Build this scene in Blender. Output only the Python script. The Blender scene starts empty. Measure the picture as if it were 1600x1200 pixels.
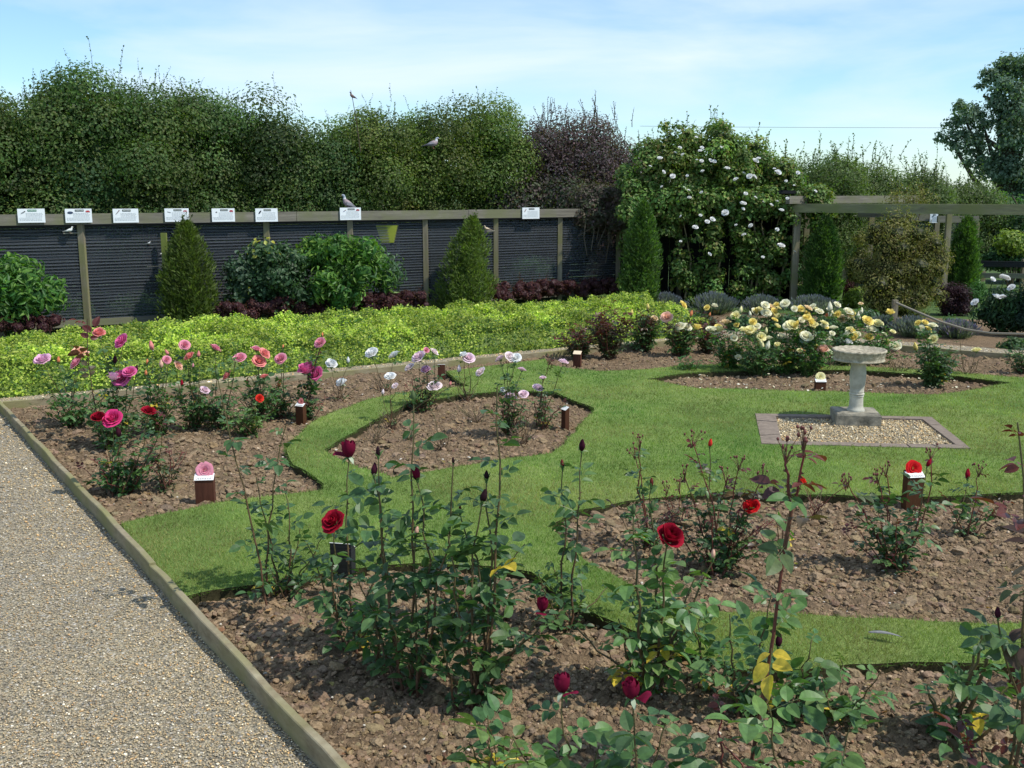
import bpy, math, random
import numpy as np
from mathutils import Vector, Matrix, Euler
from mathutils.geometry import tessellate_polygon
rs = np.random.RandomState(7)
random.seed(7)
SC = bpy.context.scene
COL = SC.collection
# ---------------------------------------------------------------- camera maths
FPX, HCAM = 1600.0, 2.0
PITCH = math.atan(300 / FPX)
CA, SA = math.cos(PITCH), math.sin(PITCH)
def ray(u, v):
    return np.array([u - 800.0, FPX * CA + (600 - v) * SA, -FPX * SA + (600 - v) * CA])
def G(u, v, z=0.0):            # photo point -> point on the level z
    d = ray(u, v); t = (z - HCAM) / d[2]
    return np.array([d[0] * t, d[1] * t, z])
def P(u, v, Y):                # photo point -> point at distance Y
    d = ray(u, v); t = Y / d[1]
    return np.array([d[0] * t, Y, HCAM + d[2] * t])
def pxm(Y):                    # metres per photo pixel at distance Y
    return Y / (FPX * CA) * 0.99
# ---------------------------------------------------------------- objects
ORG = {}
def tag(o, label=None, cat=None, group=None, kind=None):
    if label: o['label'] = label
    if cat: o['category'] = cat
    if group: o['group'] = group
    if kind: o['kind'] = kind
    return o
def empty(name, loc, label, cat, group=None):
    o = bpy.data.objects.new(name, None); COL.objects.link(o)
    o.empty_display_size = 0.1
    o.location = tuple(loc); ORG[o.name] = np.array(loc, float)
    return tag(o, label, cat, group)
class MB:
    def __init__(s): s.V = []; s.F3 = []; s.F4 = []; s.C = []; s.n = 0
    def add(s, V, F, C=(.5, .5, .5)):
        V = np.asarray(V, float).reshape(-1, 3); F = np.asarray(F, int)
        C = np.asarray(C, float)
        if C.ndim == 1: C = np.tile(C, (len(V), 1))
        s.V.append(V); s.C.append(C)
        if len(F): (s.F3 if F.shape[1] == 3 else s.F4).append(F + s.n)
        s.n += len(V); return s
    def mesh(s, name, mat, off, smooth):
        V = np.concatenate(s.V) - off; C = np.concatenate(s.C)
        f3 = np.concatenate(s.F3) if s.F3 else np.zeros((0, 3), int)
        f4 = np.concatenate(s.F4) if s.F4 else np.zeros((0, 4), int)
        me = bpy.data.meshes.new(name)
        me.vertices.add(len(V)); me.vertices.foreach_set('co', V.astype(np.float32).ravel())
        nl = len(f3) * 3 + len(f4) * 4
        me.loops.add(nl)
        me.loops.foreach_set('vertex_index', np.concatenate([f3.ravel(), f4.ravel()]).astype(np.int32))
        me.polygons.add(len(f3) + len(f4))
        st = np.concatenate([np.arange(len(f3)) * 3, len(f3) * 3 + np.arange(len(f4)) * 4])
        me.polygons.foreach_set('loop_start', st.astype(np.int32))
        me.polygons.foreach_set('use_smooth', np.full(len(st), smooth))
        a = me.attributes.new('Col', 'FLOAT_COLOR', 'POINT')
        a.data.foreach_set('color', np.hstack([C, np.ones((len(C), 1))]).astype(np.float32).ravel())
        me.update(calc_edges=True); me.materials.append(mat)
        return me
    def build(s, name, mat, parent=None, smooth=False, org=None):
        V = np.concatenate(s.V)
        if parent is not None: off = ORG[parent.name]
        elif org is not None: off = np.array(org, float)
        else:
            m, M = V.min(0), V.max(0); off = np.array([(m[0] + M[0]) / 2, (m[1] + M[1]) / 2, m[2]])
        o = bpy.data.objects.new(name, s.mesh(name, mat, off, smooth)); COL.objects.link(o)
        if parent is not None: o.parent = parent; ORG[o.name] = off
        else: o.location = tuple(off); ORG[o.name] = off
        return o
# ---------------------------------------------------------------- noise
def h2(i, j, s=0):
    x = np.sin(i * 127.1 + j * 311.7 + s * 74.7) * 43758.5453
    return x - np.floor(x)
def vn(x, y, s=0):
    i, j = np.floor(x), np.floor(y); fx, fy = x - i, y - j
    fx = fx * fx * (3 - 2 * fx); fy = fy * fy * (3 - 2 * fy)
    return (h2(i, j, s) * (1 - fx) + h2(i + 1, j, s) * fx) * (1 - fy) + (h2(i, j + 1, s) * (1 - fx) + h2(i + 1, j + 1, s) * fx) * fy
def fbm(x, y, s=0, o=4):
    r = 0; a = .5
    for k in range(o): r = r + a * vn(x * 2 ** k, y * 2 ** k, s + k); a *= .5
    return r
def worley(x, y, s=0):         # distance to the border and a value per clod
    i, j = np.floor(x), np.floor(y)
    d1 = np.full(x.shape, 9.0); d2 = d1.copy(); idv = np.zeros(x.shape)
    for a in (-1, 0, 1):
        for b in (-1, 0, 1):
            px = i + a + h2(i + a, j + b, s); py = j + b + h2(i + a, j + b, s + 5)
            d = np.hypot(px - x, py - y); r = h2(i + a, j + b, s + 9)
            m = d < d1
            d2 = np.where(m, d1, np.minimum(d2, d)); idv = np.where(m, r, idv); d1 = np.where(m, d, d1)
    return d2 - d1, idv
def inpoly(x, y, poly):
    poly = np.asarray(poly); c = np.zeros(x.shape, bool); n = len(poly)
    for k in range(n):
        x1, y1 = poly[k][:2]; x2, y2 = poly[(k + 1) % n][:2]
        if y1 == y2: continue
        m = ((y1 > y) != (y2 > y)) & (x < (x2 - x1) * (y - y1) / (y2 - y1) + x1)
        c ^= m
    return c
# ---------------------------------------------------------------- shapes
def box(mb, c, hx, hy, hz, e=(1, 0), C=(.5, .5, .5), up=None):
    e = np.array([e[0], e[1], 0.0]); e /= np.linalg.norm(e); n = np.array([-e[1], e[0], 0.0])
    c = np.asarray(c, float); V = []
    for z in (-1, 1):
        for a, b in ((-1, -1), (1, -1), (1, 1), (-1, 1)):
            V.append(c + e * hx * a + n * hy * b + np.array([0, 0, hz * z]))
    mb.add(V, [[0, 3, 2, 1], [4, 5, 6, 7], [0, 1, 5, 4], [1, 2, 6, 5], [2, 3, 7, 6], [3, 0, 4, 7]], C)
def beam(mb, a, b, w, h, C=(.5, .5, .5)):   # bar from a to b, w wide, h high
    a = np.asarray(a, float); b = np.asarray(b, float); d = b - a; d /= np.linalg.norm(d)
    s = np.cross(d, [0, 0, 1.0])
    if np.linalg.norm(s) < 1e-4: s = np.array([1.0, 0, 0])
    s /= np.linalg.norm(s); t = np.cross(s, d); V = []
    for p in (a, b):
        for x, y in ((-1, -1), (1, -1), (1, 1), (-1, 1)): V.append(p + s * w / 2 * x + t * h / 2 * y)
    mb.add(V, [[0, 1, 2, 3], [7, 6, 5, 4], [4, 5, 1, 0], [5, 6, 2, 1], [6, 7, 3, 2], [7, 4, 0, 3]], C)
def tube(mb, pts, rad, k=6, C=(.5, .5, .5), cap=True):
    pts = np.asarray(pts, float); n = len(pts); rad = np.broadcast_to(rad, (n,))
    T = np.gradient(pts, axis=0); T /= np.linalg.norm(T, axis=1)[:, None] + 1e-9
    ref = np.array([0.3, 1.0, 0.1]) if abs(T[0][1]) < .8 else np.array([1.0, 0, .2])
    S = np.cross(T, ref); S /= np.linalg.norm(S, axis=1)[:, None]; U = np.cross(S, T)
    a = np.arange(k) * 2 * math.pi / k
    V = pts[:, None] + rad[:, None, None] * (np.cos(a)[None, :, None] * S[:, None] + np.sin(a)[None, :, None] * U[:, None])
    F = []
    for i in range(n - 1):
        for j in range(k): F.append([i * k + j, i * k + (j + 1) % k, (i + 1) * k + (j + 1) % k, (i + 1) * k + j])
    C = np.asarray(C, float)
    if C.ndim == 2: C = np.repeat(C, k, axis=0)
    mb.add(V.reshape(-1, 3), F, C)
def lathe(mb, c, prof, k=48, C=(.5, .5, .5), sq=0):
    c = np.asarray(c, float); a = np.arange(k) * 2 * math.pi / k; V = []; F = []
    for r, z in prof:
        V.append(np.stack([c[0] + r * np.cos(a), c[1] + r * np.sin(a), np.full(k, c[2] + z)], 1))
    for i in range(len(prof) - 1):
        for j in range(k): F.append([i * k + j, i * k + (j + 1) % k, (i + 1) * k + (j + 1) % k, (i + 1) * k + j])
    mb.add(np.concatenate(V), F, C)
def norm(v): return v / (np.linalg.norm(v, axis=-1, keepdims=True) + 1e-9)
def place(mb, tpl, pos, ax, nr, size, col, wid=None):
    """copies of a leaf template: x along ax, z along nr"""
    TV, TF = tpl; N = len(pos)
    if N == 0: return
    ax = norm(ax); nr = norm(nr - ax * np.sum(nr * ax, 1, keepdims=True)); sd = np.cross(nr, ax)
    size = np.broadcast_to(size, (N,)); w = size if wid is None else size * wid
    V = pos[:, None] + ax[:, None] * (TV[None, :, 0:1] * size[:, None, None]) + sd[:, None] * (TV[None, :, 1:2] * w[:, None, None]) + nr[:, None] * (TV[None, :, 2:3] * size[:, None, None])
    F = (TF[None] + (np.arange(N) * len(TV))[:, None, None]).reshape(-1, TF.shape[1])
    C = np.repeat(np.broadcast_to(col, (N, 3)), len(TV), axis=0)
    mb.add(V.reshape(-1, 3), F, np.clip(C, 0, 1))
def leaf_tpl(nl, w=.32, fold=.12, droop=.18):
    V = []; F = []
    for i in range(nl + 1):
        t = i / nl; hw = w * (math.sin(math.pi * min(1, t ** .8 * 1.0)) ** .75 if 0 < t < 1 else .012)
        for s in (-1, 0, 1): V.append((t, s * hw, (abs(s) * fold * hw / w - droop * t * t)))
    for i in range(nl):
        for s in (0, 1):
            a = i * 3 + s; F.append([a, a + 3, a + 4, a + 1])
    return np.array(V, float), np.array(F)
LEAF = leaf_tpl(6); LEAFM = leaf_tpl(3)
LEAF4 = (np.array([(0, 0, 0), (.5, .34, .06), (1, 0, -.08), (.5, -.34, .06)], float), np.array([[0, 3, 2, 1]]))
NARROW = (np.array([(0, 0, 0), (.45, .16, .03), (1, 0, -.1), (.45, -.16, .03)], float), np.array([[0, 3, 2, 1]]))
LANCE = leaf_tpl(3, .17, .1, .3)
BLADE = (np.array([(0, -.5, 0), (0, .5, 0), (1, 0, 0)], float), np.array([[0, 1, 2]]))
def rdir(n, zmin=-1, ymax=None):
    out = np.zeros((0, 3))
    while len(out) < n:
        d = norm(rs.normal(size=(n * 2, 3))); d = d[d[:, 2] > zmin]
        if ymax is not None: d = d[(d[:, 1] < ymax) | (rs.rand(len(d)) < .25)]
        out = np.concatenate([out, d])
    return out[:n]
def ico(sub):
    t = (1 + 5 ** .5) / 2
    V = [(-1, t, 0), (1, t, 0), (-1, -t, 0), (1, -t, 0), (0, -1, t), (0, 1, t), (0, -1, -t), (0, 1, -t), (t, 0, -1), (t, 0, 1), (-t, 0, -1), (-t, 0, 1)]
    F = [(0, 11, 5), (0, 5, 1), (0, 1, 7), (0, 7, 10), (0, 10, 11), (1, 5, 9), (5, 11, 4), (11, 10, 2), (10, 7, 6), (7, 1, 8), (3, 9, 4), (3, 4, 2), (3, 2, 6), (3, 6, 8), (3, 8, 9), (4, 9, 5), (2, 4, 11), (6, 2, 10), (8, 6, 7), (9, 8, 1)]
    V = [Vector(v).normalized() for v in V]
    for _ in range(sub):
        c = {}; nf = []
        def mid(a, b):
            k = (min(a, b), max(a, b))
            if k not in c: V.append(((V[a] + V[b]) / 2).normalized()); c[k] = len(V) - 1
            return c[k]
        for a, b, d in F:
            x, y, z = mid(a, b), mid(b, d), mid(d, a); nf += [(a, x, z), (b, y, x), (d, z, y), (x, y, z)]
        F = nf
    return np.array([tuple(v) for v in V]), np.array(F)
ICO0, ICO1, ICO2 = ico(0), ico(1), ico(2)
OCT = (np.array([(1, 0, 0), (-1, 0, 0), (0, 1, 0), (0, -1, 0), (0, 0, 1), (0, 0, -1)], float), np.array([(0, 2, 4), (2, 1, 4), (1, 3, 4), (3, 0, 4), (2, 0, 5), (1, 2, 5), (3, 1, 5), (0, 3, 5)]))
def lumps(mb, base, pos, rad, col, flat=.7, jit=.25):
    """clods or pebbles: squashed jittered solids"""
    TV, TF = base; N = len(pos)
    s = rad[:, None] * np.stack([rs.uniform(.7, 1.2, N), rs.uniform(.7, 1.2, N), np.full(N, flat) * rs.uniform(.7, 1.2, N)], 1)
    L = TV[None] * (1 + rs.uniform(-jit, jit, (N, len(TV), 1))) * s[:, None]
    a = rs.rand(N) * 6.283; ca, sa = np.cos(a)[:, None], np.sin(a)[:, None]
    X = L[..., 0] * ca - L[..., 1] * sa; Y = L[..., 0] * sa + L[..., 1] * ca
    tx = rs.normal(0, .25, (N, 1)); Z = L[..., 2] + X * tx
    V = np.stack([X, Y, Z], 2) + pos[:, None]
    F = (TF[None] + (np.arange(N) * len(TV))[:, None, None]).reshape(-1, 3)
    mb.add(V.reshape(-1, 3), F, np.repeat(col, len(TV), axis=0))
# ---------------------------------------------------------------- materials
class NT:
    def __init__(s, name):
        s.m = bpy.data.materials.new(name); s.m.use_nodes = True; s.t = s.m.node_tree; s.t.nodes.clear()
        s.out = s.n('ShaderNodeOutputMaterial')
    def n(s, ty, **k):
        x = s.t.nodes.new(ty)
        for a, b in k.items():
            if a.startswith('i_'):
                kk = a[2:]; x.inputs[int(kk) if kk.isdigit() else kk.replace('_', ' ')].default_value = b
            else: setattr(x, a, b)
        return x
    def l(s, a, b): s.t.links.new(a, b)
    def pos(s): return s.n('ShaderNodeNewGeometry').outputs['Position']
    def noise(s, sc, det=4, vec=None, rough=.55):
        x = s.n('ShaderNodeTexNoise', i_Scale=sc, i_Detail=det, i_Roughness=rough); s.l(vec or s.pos(), x.inputs['Vector']); return x
    def ramp(s, f, stops):
        r = s.n('ShaderNodeValToRGB'); e = r.color_ramp.elements
        while len(e) < len(stops): e.new(.5)
        for q, (p, c) in zip(e, stops): q.position = p; q.color = (*c, 1) if len(c) == 3 else c
        s.l(f, r.inputs['Fac']); return r.outputs['Color']
    def mix(s, a, b, f, mode='MIX'):
        x = s.n('ShaderNodeMix', data_type='RGBA', blend_type=mode)
        for sock, v in ((x.inputs[6], a), (x.inputs[7], b)):
            if isinstance(v, tuple): sock.default_value = (*v, 1)
            else: s.l(v, sock)
        if isinstance(f, float): x.inputs[0].default_value = f
        else: s.l(f, x.inputs[0])
        return x.outputs[2]
    def pr(s, col, rough=.6, spec=.3, bump=None, bs=.5, bd=.01, trans=0.0, tcol=None, metal=0.0):
        p = s.n('ShaderNodeBsdfPrincipled'); p.inputs['Roughness'].default_value = rough
        p.inputs['Specular IOR Level'].default_value = spec; p.inputs['Metallic'].default_value = metal
        if isinstance(col, tuple): p.inputs['Base Color'].default_value = (*col, 1)
        else: s.l(col, p.inputs['Base Color'])
        if bump is not None:
            b = s.n('ShaderNodeBump'); b.inputs['Strength'].default_value = bs; b.inputs['Distance'].default_value = bd
            s.l(bump, b.inputs['Height']); s.l(b.outputs[0], p.inputs['Normal'])
        o = p.outputs[0]
        if trans:
            t = s.n('ShaderNodeBsdfTranslucent'); s.l(tcol or col, t.inputs['Color'])
            m = s.n('ShaderNodeMixShader'); m.inputs[0].default_value = trans
            s.l(o, m.inputs[1]); s.l(t.outputs[0], m.inputs[2]); o = m.outputs[0]
        s.l(o, s.out.inputs['Surface']); return s.m
def attr(t): return t.n('ShaderNodeAttribute', attribute_name='Col').outputs['Color']
def M_leaf(name, rough, spec, trans, var=.35, nsc=14):
    t = NT(name); c = attr(t)
    nz = t.noise(nsc, 3)
    f = t.ramp(nz.outputs['Fac'], [(.3, (1 - var,) * 3), (.7, (1 + var * .6,) * 3)])
    c2 = t.mix(c, f, 1.0, 'MULTIPLY')
    tc = t.mix(c2, (1.6, 1.9, .55), 1.0, 'MULTIPLY')
    t.pr(c2, rough, spec, trans=trans, tcol=tc); return t.m
m_leaf = M_leaf('foliage', .55, .3, .38)
m_rose_leaf = M_leaf('rose_leaf', .42, .38, .26, .32, 45)
m_shrub = M_leaf('shrub_leaf', .5, .3, .3, .3, 20)
m_grass = M_leaf('grass_blade', .6, .2, .3, .3, 2.2)
def M_petal():
    t = NT('petal'); c = attr(t)
    lw = t.n('ShaderNodeLayerWeight', i_Blend=.35)
    t.pr(c, .75, .12, trans=.25, tcol=c); return t.m
m_petal = M_petal()
def M_attr(name, rough=.7, spec=.25, nsc=60, var=.3, bs=.3, bd=.004):
    t = NT(name); nz = t.noise(nsc, 4); f = t.ramp(nz.outputs['Fac'], [(.3, (1 - var,) * 3), (.72, (1 + var * .5,) * 3)])
    t.pr(t.mix(attr(t), f, 1.0, 'MULTIPLY'), rough, spec, bump=nz.outputs['Fac'], bs=bs, bd=bd); return t.m
m_stem = M_attr('rose_cane', .55, .3, 90, .35)
m_clod = M_attr('soil_clod', .95, .08, 110, .4, .8, .006)
m_pebble = M_attr('gravel_pebble', .7, .25, 160, .2, .2, .002)
m_bark = M_attr('bark', .9, .1, 25, .4, .6, .01)
m_feather = M_attr('feathers', .8, .15, 70, .2)
m_paint = M_attr('printed_board', .5, .3, 30, .04, .02)
def M_wood(name, a, b, c, sc=6, st=(1, 1, 12)):
    t = NT(name); tc = t.n('ShaderNodeTexCoord'); mp = t.n('ShaderNodeMapping'); mp.inputs['Scale'].default_value = st
    t.l(tc.outputs['Object'], mp.inputs['Vector'])
    n1 = t.noise(sc, 6, mp.outputs[0], .7); n2 = t.noise(2.2, 5)
    col = t.ramp(n1.outputs['Fac'], [(.25, a), (.5, b), (.75, c)])
    alg = t.ramp(n2.outputs['Fac'], [(.42, (0, 0, 0)), (.62, (1, 1, 1))])
    col = t.mix(col, tuple(x * y for x, y in zip(b, (.88, .98, .68))), alg)
    t.pr(col, .85, .15, bump=n1.outputs['Fac'], bs=.6, bd=.006); return t.m
m_post = M_wood('weathered_post', (.13, .11, .075), (.24, .205, .14), (.34, .30, .22), 18, (1, 1, .06))
m_rail = M_wood('weathered_rail', (.10, .092, .075), (.19, .175, .14), (.29, .265, .215), 9, (.15, .15, 2.5))
m_board = M_wood('edging_timber', (.15, .12, .07), (.26, .22, .14), (.36, .32, .21), 22, (.35, .35, 1))
m_dark = M_wood('dark_timber', (.012, .012, .013), (.025, .026, .028), (.045, .047, .05), 9, (.1, .1, 4))
m_greywood = M_wood('grey_timber', (.05, .05, .055), (.09, .09, .10), (.13, .13, .14), 9, (.1, .1, 4))
m_brown = M_wood('brown_stake', (.05, .02, .012), (.085, .033, .02), (.13, .05, .03), 30, (1, 1, .1))
def M_soil():
    t = NT('soil'); p = t.pos()
    n1 = t.noise(1.3, 4); n2 = t.noise(28, 6, rough=.7)
    v = t.n('ShaderNodeTexVoronoi', feature='DISTANCE_TO_EDGE', i_Scale=26.0)
    sc = t.n('ShaderNodeVectorMath', operation='SCALE', i_Scale=.06); ad = t.n('ShaderNodeVectorMath', operation='ADD')
    t.l(n2.outputs['Color'], sc.inputs[0]); t.l(p, ad.inputs[0]); t.l(sc.outputs[0], ad.inputs[1]); t.l(ad.outputs[0], v.inputs['Vector'])
    c = t.ramp(n1.outputs['Fac'], [(.3, (.20, .142, .088)), (.7, (.29, .21, .13))])
    c = t.mix(c, t.ramp(n2.outputs['Fac'], [(.3, (.6, .6, .6)), (.7, (1.25, 1.22, 1.2))]), 1.0, 'MULTIPLY')
    h = t.n('ShaderNodeMath', operation='MULTIPLY_ADD', i_1=.5); t.l(n2.outputs['Fac'], h.inputs[0])
    mn = t.n('ShaderNodeMath', operation='MINIMUM', i_1=.25); t.l(v.outputs['Distance'], mn.inputs[0]); t.l(mn.outputs[0], h.inputs[2])
    return t.pr(c, .95, .08, bump=h.outputs[0], bs=1.0, bd=.03)
m_soil = M_soil()
def M_gravel(sc, dark):
    t = NT('gravel'); v = t.n('ShaderNodeTexVoronoi', i_Scale=sc); t.l(t.pos(), v.inputs['Vector'])
    n = t.noise(.9, 3)
    sp = t.n('ShaderNodeSeparateColor'); t.l(v.outputs['Color'], sp.inputs[0])
    c = t.ramp(sp.outputs[0], [(.0, (.24, .215, .165)), (.35, (.35, .31, .22)), (.6, (.44, .385, .27)), (.85, (.41, .32, .2)), (1.0, (.6, .58, .52))])
    e = t.ramp(v.outputs['Distance'], [(.35, (1, 1, 1)), (.75, (dark,) * 3)])
    c = t.mix(c, e, 1.0, 'MULTIPLY'); c = t.mix(c, t.ramp(n.outputs['Fac'], [(.35, (.85, .85, .87)), (.65, (1.1, 1.07, 1.0))]), 1.0, 'MULTIPLY')
    inv = t.n('ShaderNodeMath', operation='SUBTRACT', i_0=1.0); t.l(v.outputs['Distance'], inv.inputs[1])
    return t.pr(c, .8, .2, bump=inv.outputs[0], bs=.8, bd=.01)
m_gravel = M_gravel(85.0, .45)
def M_lawn():
    t = NT('lawn'); n1 = t.noise(.9, 4); n2 = t.noise(9, 5, rough=.7); n3 = t.noise(160, 3)
    c = t.ramp(n1.outputs['Fac'], [(.3, (.11, .19, .045)), (.52, (.16, .24, .06)), (.72, (.22, .27, .085))])
    c = t.mix(c, t.ramp(n2.outputs['Fac'], [(.3, (.7, .75, .7)), (.7, (1.25, 1.15, 1.2))]), 1.0, 'MULTIPLY')
    c = t.mix(c, t.ramp(n3.outputs['Fac'], [(.3, (.6, .6, .6)), (.7, (1.3, 1.3, 1.3))]), 1.0, 'MULTIPLY')
    return t.pr(c, .9, .1, bump=n3.outputs['Fac'], bs=.8, bd=.01)
m_lawn = M_lawn()
def M_simple(name, base, var=.3, sc=12, rough=.8, spec=.2, bs=.3, bd=.005, second=None):
    t = NT(name); n = t.noise(sc, 6, rough=.65)
    c = t.ramp(n.outputs['Fac'], [(.28, tuple(x * (1 - var) for x in base)), (.72, second or tuple(min(1, x * (1 + var * .6)) for x in base))])
    return t.pr(c, rough, spec, bump=n.outputs['Fac'], bs=bs, bd=bd)
m_field = M_simple('field_grass', (.07, .12, .03), .4, 3)
m_stone = M_simple('pale_stone', (.44, .41, .32), .3, 9, .85, .15, .4, .005, (.60, .58, .48))
m_bowl = M_simple('lichen_stone', (.34, .29, .19), .5, 26, .9, .1, .8, .012, (.56, .50, .37))
m_slab = M_simple('mossy_slab', (.16, .155, .125), .5, 9, .95, .1, .9, .012, (.42, .38, .29))
m_brick = M_simple('worn_paver', (.23, .185, .145), .3, 20, .9, .1, .6, .006)
m_felt = M_simple('shade_roof_felt', (.035, .036, .038), .3, 8)
m_rope = M_simple('rope', (.27, .24, .18), .3, 120)
m_steel = M_simple('wire', (.085, .092, .10), .2, 40, .5, .4)
def M_net():
    t = NT('netting'); w = t.n('ShaderNodeTexWave', wave_type='BANDS', bands_direction='Z', i_Scale=5.6)
    tc = t.n('ShaderNodeTexCoord'); t.l(tc.outputs['Object'], w.inputs['Vector'])
    d = t.n('ShaderNodeBsdfDiffuse'); d.inputs[0].default_value = (.17, .19, .21, 1)
    tr = t.n('ShaderNodeBsdfTransparent'); m = t.n('ShaderNodeMixShader')
    n = t.noise(1.3, 3)
    r = t.ramp(w.outputs['Fac'], [(.35, (.16, .16, .16)), (.85, (.34, .34, .34))])
    t.l(t.mix(r, t.ramp(n.outputs['Fac'], [(.3, (.8,) * 3), (.7, (1.2,) * 3)]), 1.0, 'MULTIPLY'), m.inputs[0])
    t.l(tr.outputs[0], m.inputs[1]); t.l(d.outputs[0], m.inputs[2]); t.l(m.outputs[0], t.out.inputs['Surface']); return t.m
m_net = M_net()
# ---------------------------------------------------------------- world, sun, camera
SUN_AZ = np.array([.93, -.36]); SUN_EL = math.radians(55)
W = bpy.data.worlds.new('World'); SC.world = W; W.use_nodes = True
nt = W.node_tree; nt.nodes.clear()
sky = nt.nodes.new('ShaderNodeTexSky'); sky.sky_type = 'NISHITA'; sky.sun_disc = False
sky.sun_elevation = SUN_EL; sky.sun_rotation = math.atan2(SUN_AZ[0], SUN_AZ[1]); sky.altitude = 0
sky.air_density = 1.0; sky.dust_density = .25; sky.ozone_density = 1.6
tc = nt.nodes.new('ShaderNodeTexCoord'); mp = nt.nodes.new('ShaderNodeMapping'); mp.inputs['Scale'].default_value = (1.5, 1.5, 7.5)
mp.inputs['Rotation'].default_value = (.12, .1, .3); mp.inputs['Location'].default_value = (.35, .2, .1)
nz = nt.nodes.new('ShaderNodeTexNoise'); nz.inputs['Scale'].default_value = 1.5; nz.inputs['Detail'].default_value = 7; nz.inputs['Roughness'].default_value = .52; nz.inputs['Distortion'].default_value = .35
rp = nt.nodes.new('ShaderNodeValToRGB'); rp.color_ramp.elements[0].position = .42; rp.color_ramp.elements[1].position = .70
rp.color_ramp.elements[0].color = (.04, .04, .04, 1); rp.color_ramp.elements[1].color = (.9, .9, .9, 1)
mx = nt.nodes.new('ShaderNodeMix'); mx.data_type = 'RGBA'; mx.inputs[7].default_value = (4.9, 5.6, 6.4, 1)
tint = nt.nodes.new('ShaderNodeMix'); tint.data_type = 'RGBA'; tint.blend_type = 'MULTIPLY'; tint.inputs[0].default_value = 1; tint.inputs[7].default_value = (.70, .87, .98, 1)
bg = nt.nodes.new('ShaderNodeBackground'); bg.inputs[1].default_value = .15
wo = nt.nodes.new('ShaderNodeOutputWorld'); L = nt.links.new
L(tc.outputs['Generated'], mp.inputs[0]); L(mp.outputs[0], nz.inputs['Vector']); L(nz.outputs['Fac'], rp.inputs[0])
L(sky.outputs[0], tint.inputs[6]); L(tint.outputs[2], mx.inputs[6]); L(rp.outputs[0], mx.inputs[0]); L(mx.outputs[2], bg.inputs[0]); L(bg.outputs[0], wo.inputs[0])
sl = bpy.data.lights.new('sun', 'SUN'); sl.energy = 3.6; sl.angle = math.radians(.5); sl.color = (1, .955, .88)
so = bpy.data.objects.new('sun', sl); COL.objects.link(so); so.location = (6, -2, 12)
h = SUN_AZ / np.linalg.norm(SUN_AZ) * math.cos(SUN_EL)
so.rotation_euler = Vector((h[0], h[1], math.sin(SUN_EL))).to_track_quat('Z', 'Y').to_euler()
cam = bpy.data.cameras.new('camera'); cam.lens = 36; cam.sensor_width = 36; cam.clip_end = 2000
co = bpy.data.objects.new('camera', cam); COL.objects.link(co); co.location = (0, 0, HCAM)
co.rotation_euler = (math.pi / 2 - PITCH, 0, 0); SC.camera = co
SC.view_settings.view_transform = 'Standard'; SC.view_settings.look = 'None'; SC.view_settings.exposure = .29; SC.view_settings.gamma = 1
SC.render.engine = 'CYCLES'; SC.cycles.max_bounces = 6; SC.cycles.transparent_max_bounces = 12
# ================================================================ GROUND
ZL = .055     # lawn level; soil about .01, gravel 0
def gp(l, z=0): return [G(u, v, z)[:2] for u, v in l]
cW = G(0, 640, 0)[:2]; cN = np.array([3.16, 14.05])
def line_at(A, e, u, z=0.0):   # point of the line A+s*e that stands in photo column u
    k = (u - 800) / FPX; dz = (HCAM - z) * SA
    s = (k * (A[1] * CA + dz) - A[0]) / (e[0] - k * e[1] * CA); return A + s * e
A_LAWN = [(190, 818), (330, 787), (420, 775), (505, 765), (498, 750), (458, 726), (448, 698), (475, 670), (512, 648), (575, 624), (650, 611), (735, 603), (712, 592), (697, 580)]
E_LAWN = [(852, 561), (853, 570), (895, 576), (937, 580), (1012, 577), (1062, 571), (1130, 569), (1260, 570), (1400, 575), (1487, 580), (1600, 590), (1800, 612)]
C_LAWN = [(2200, 1075), (1750, 1042), (1600, 1040), (1370, 1037), (1150, 1046), (1062, 1017), (987, 984), (920, 955), (830, 893), (760, 884), (640, 880), (520, 893), (400, 913), (283, 933)]
HB = [(505, 703), (560, 670), (600, 648), (650, 628), (720, 617), (800, 610), (870, 613), (928, 637), (905, 665), (885, 692), (862, 708), (775, 719), (662, 738), (612, 746), (560, 731)]
HF = [(1008, 592), (1070, 583), (1200, 577), (1330, 578), (1480, 586), (1582, 598), (1530, 607), (1470, 616), (1380, 615), (1300, 611), (1200, 609), (1090, 607)]
HD = [(856, 822), (900, 797), (1000, 780), (1130, 768), (1300, 772), (1450, 776), (1600, 769), (1740, 762), (1850, 860), (1750, 985), (1600, 974), (1400, 966), (1200, 957), (1080, 950), (1000, 925), (930, 885)]
HP = [(1180, 647), (1455, 652), (1517, 702), (1190, 694)]
outer = gp(A_LAWN + E_LAWN + [(2100, 700), (2300, 900)] + C_LAWN, ZL)
holes = [gp(h_, ZL) for h_ in (HB, HF, HD, HP)]
def soften(poly, amp, seed, skip=()):      # a little wobble on the cut lawn edges
    out = []; n = len(poly)
    for i in range(n):
        a, b = np.array(poly[i]), np.array(poly[(i + 1) % n]); m = max(1, int(np.linalg.norm(b - a) / .12))
        if i in skip: m = 1
        for k in range(m):
            p = a + (b - a) * k / m
            if k: p = p + amp * (np.array([vn(np.array(p[0] * 4), np.array(p[1] * 4), seed), vn(np.array(p[0] * 4), np.array(p[1] * 4), seed + 3)]) - .5)
            out.append(p)
    return out
outer = soften(outer, .06, 1, (13,)); holes[:3] = [soften(h_, .06, 2) for h_ in holes[:3]]
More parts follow.
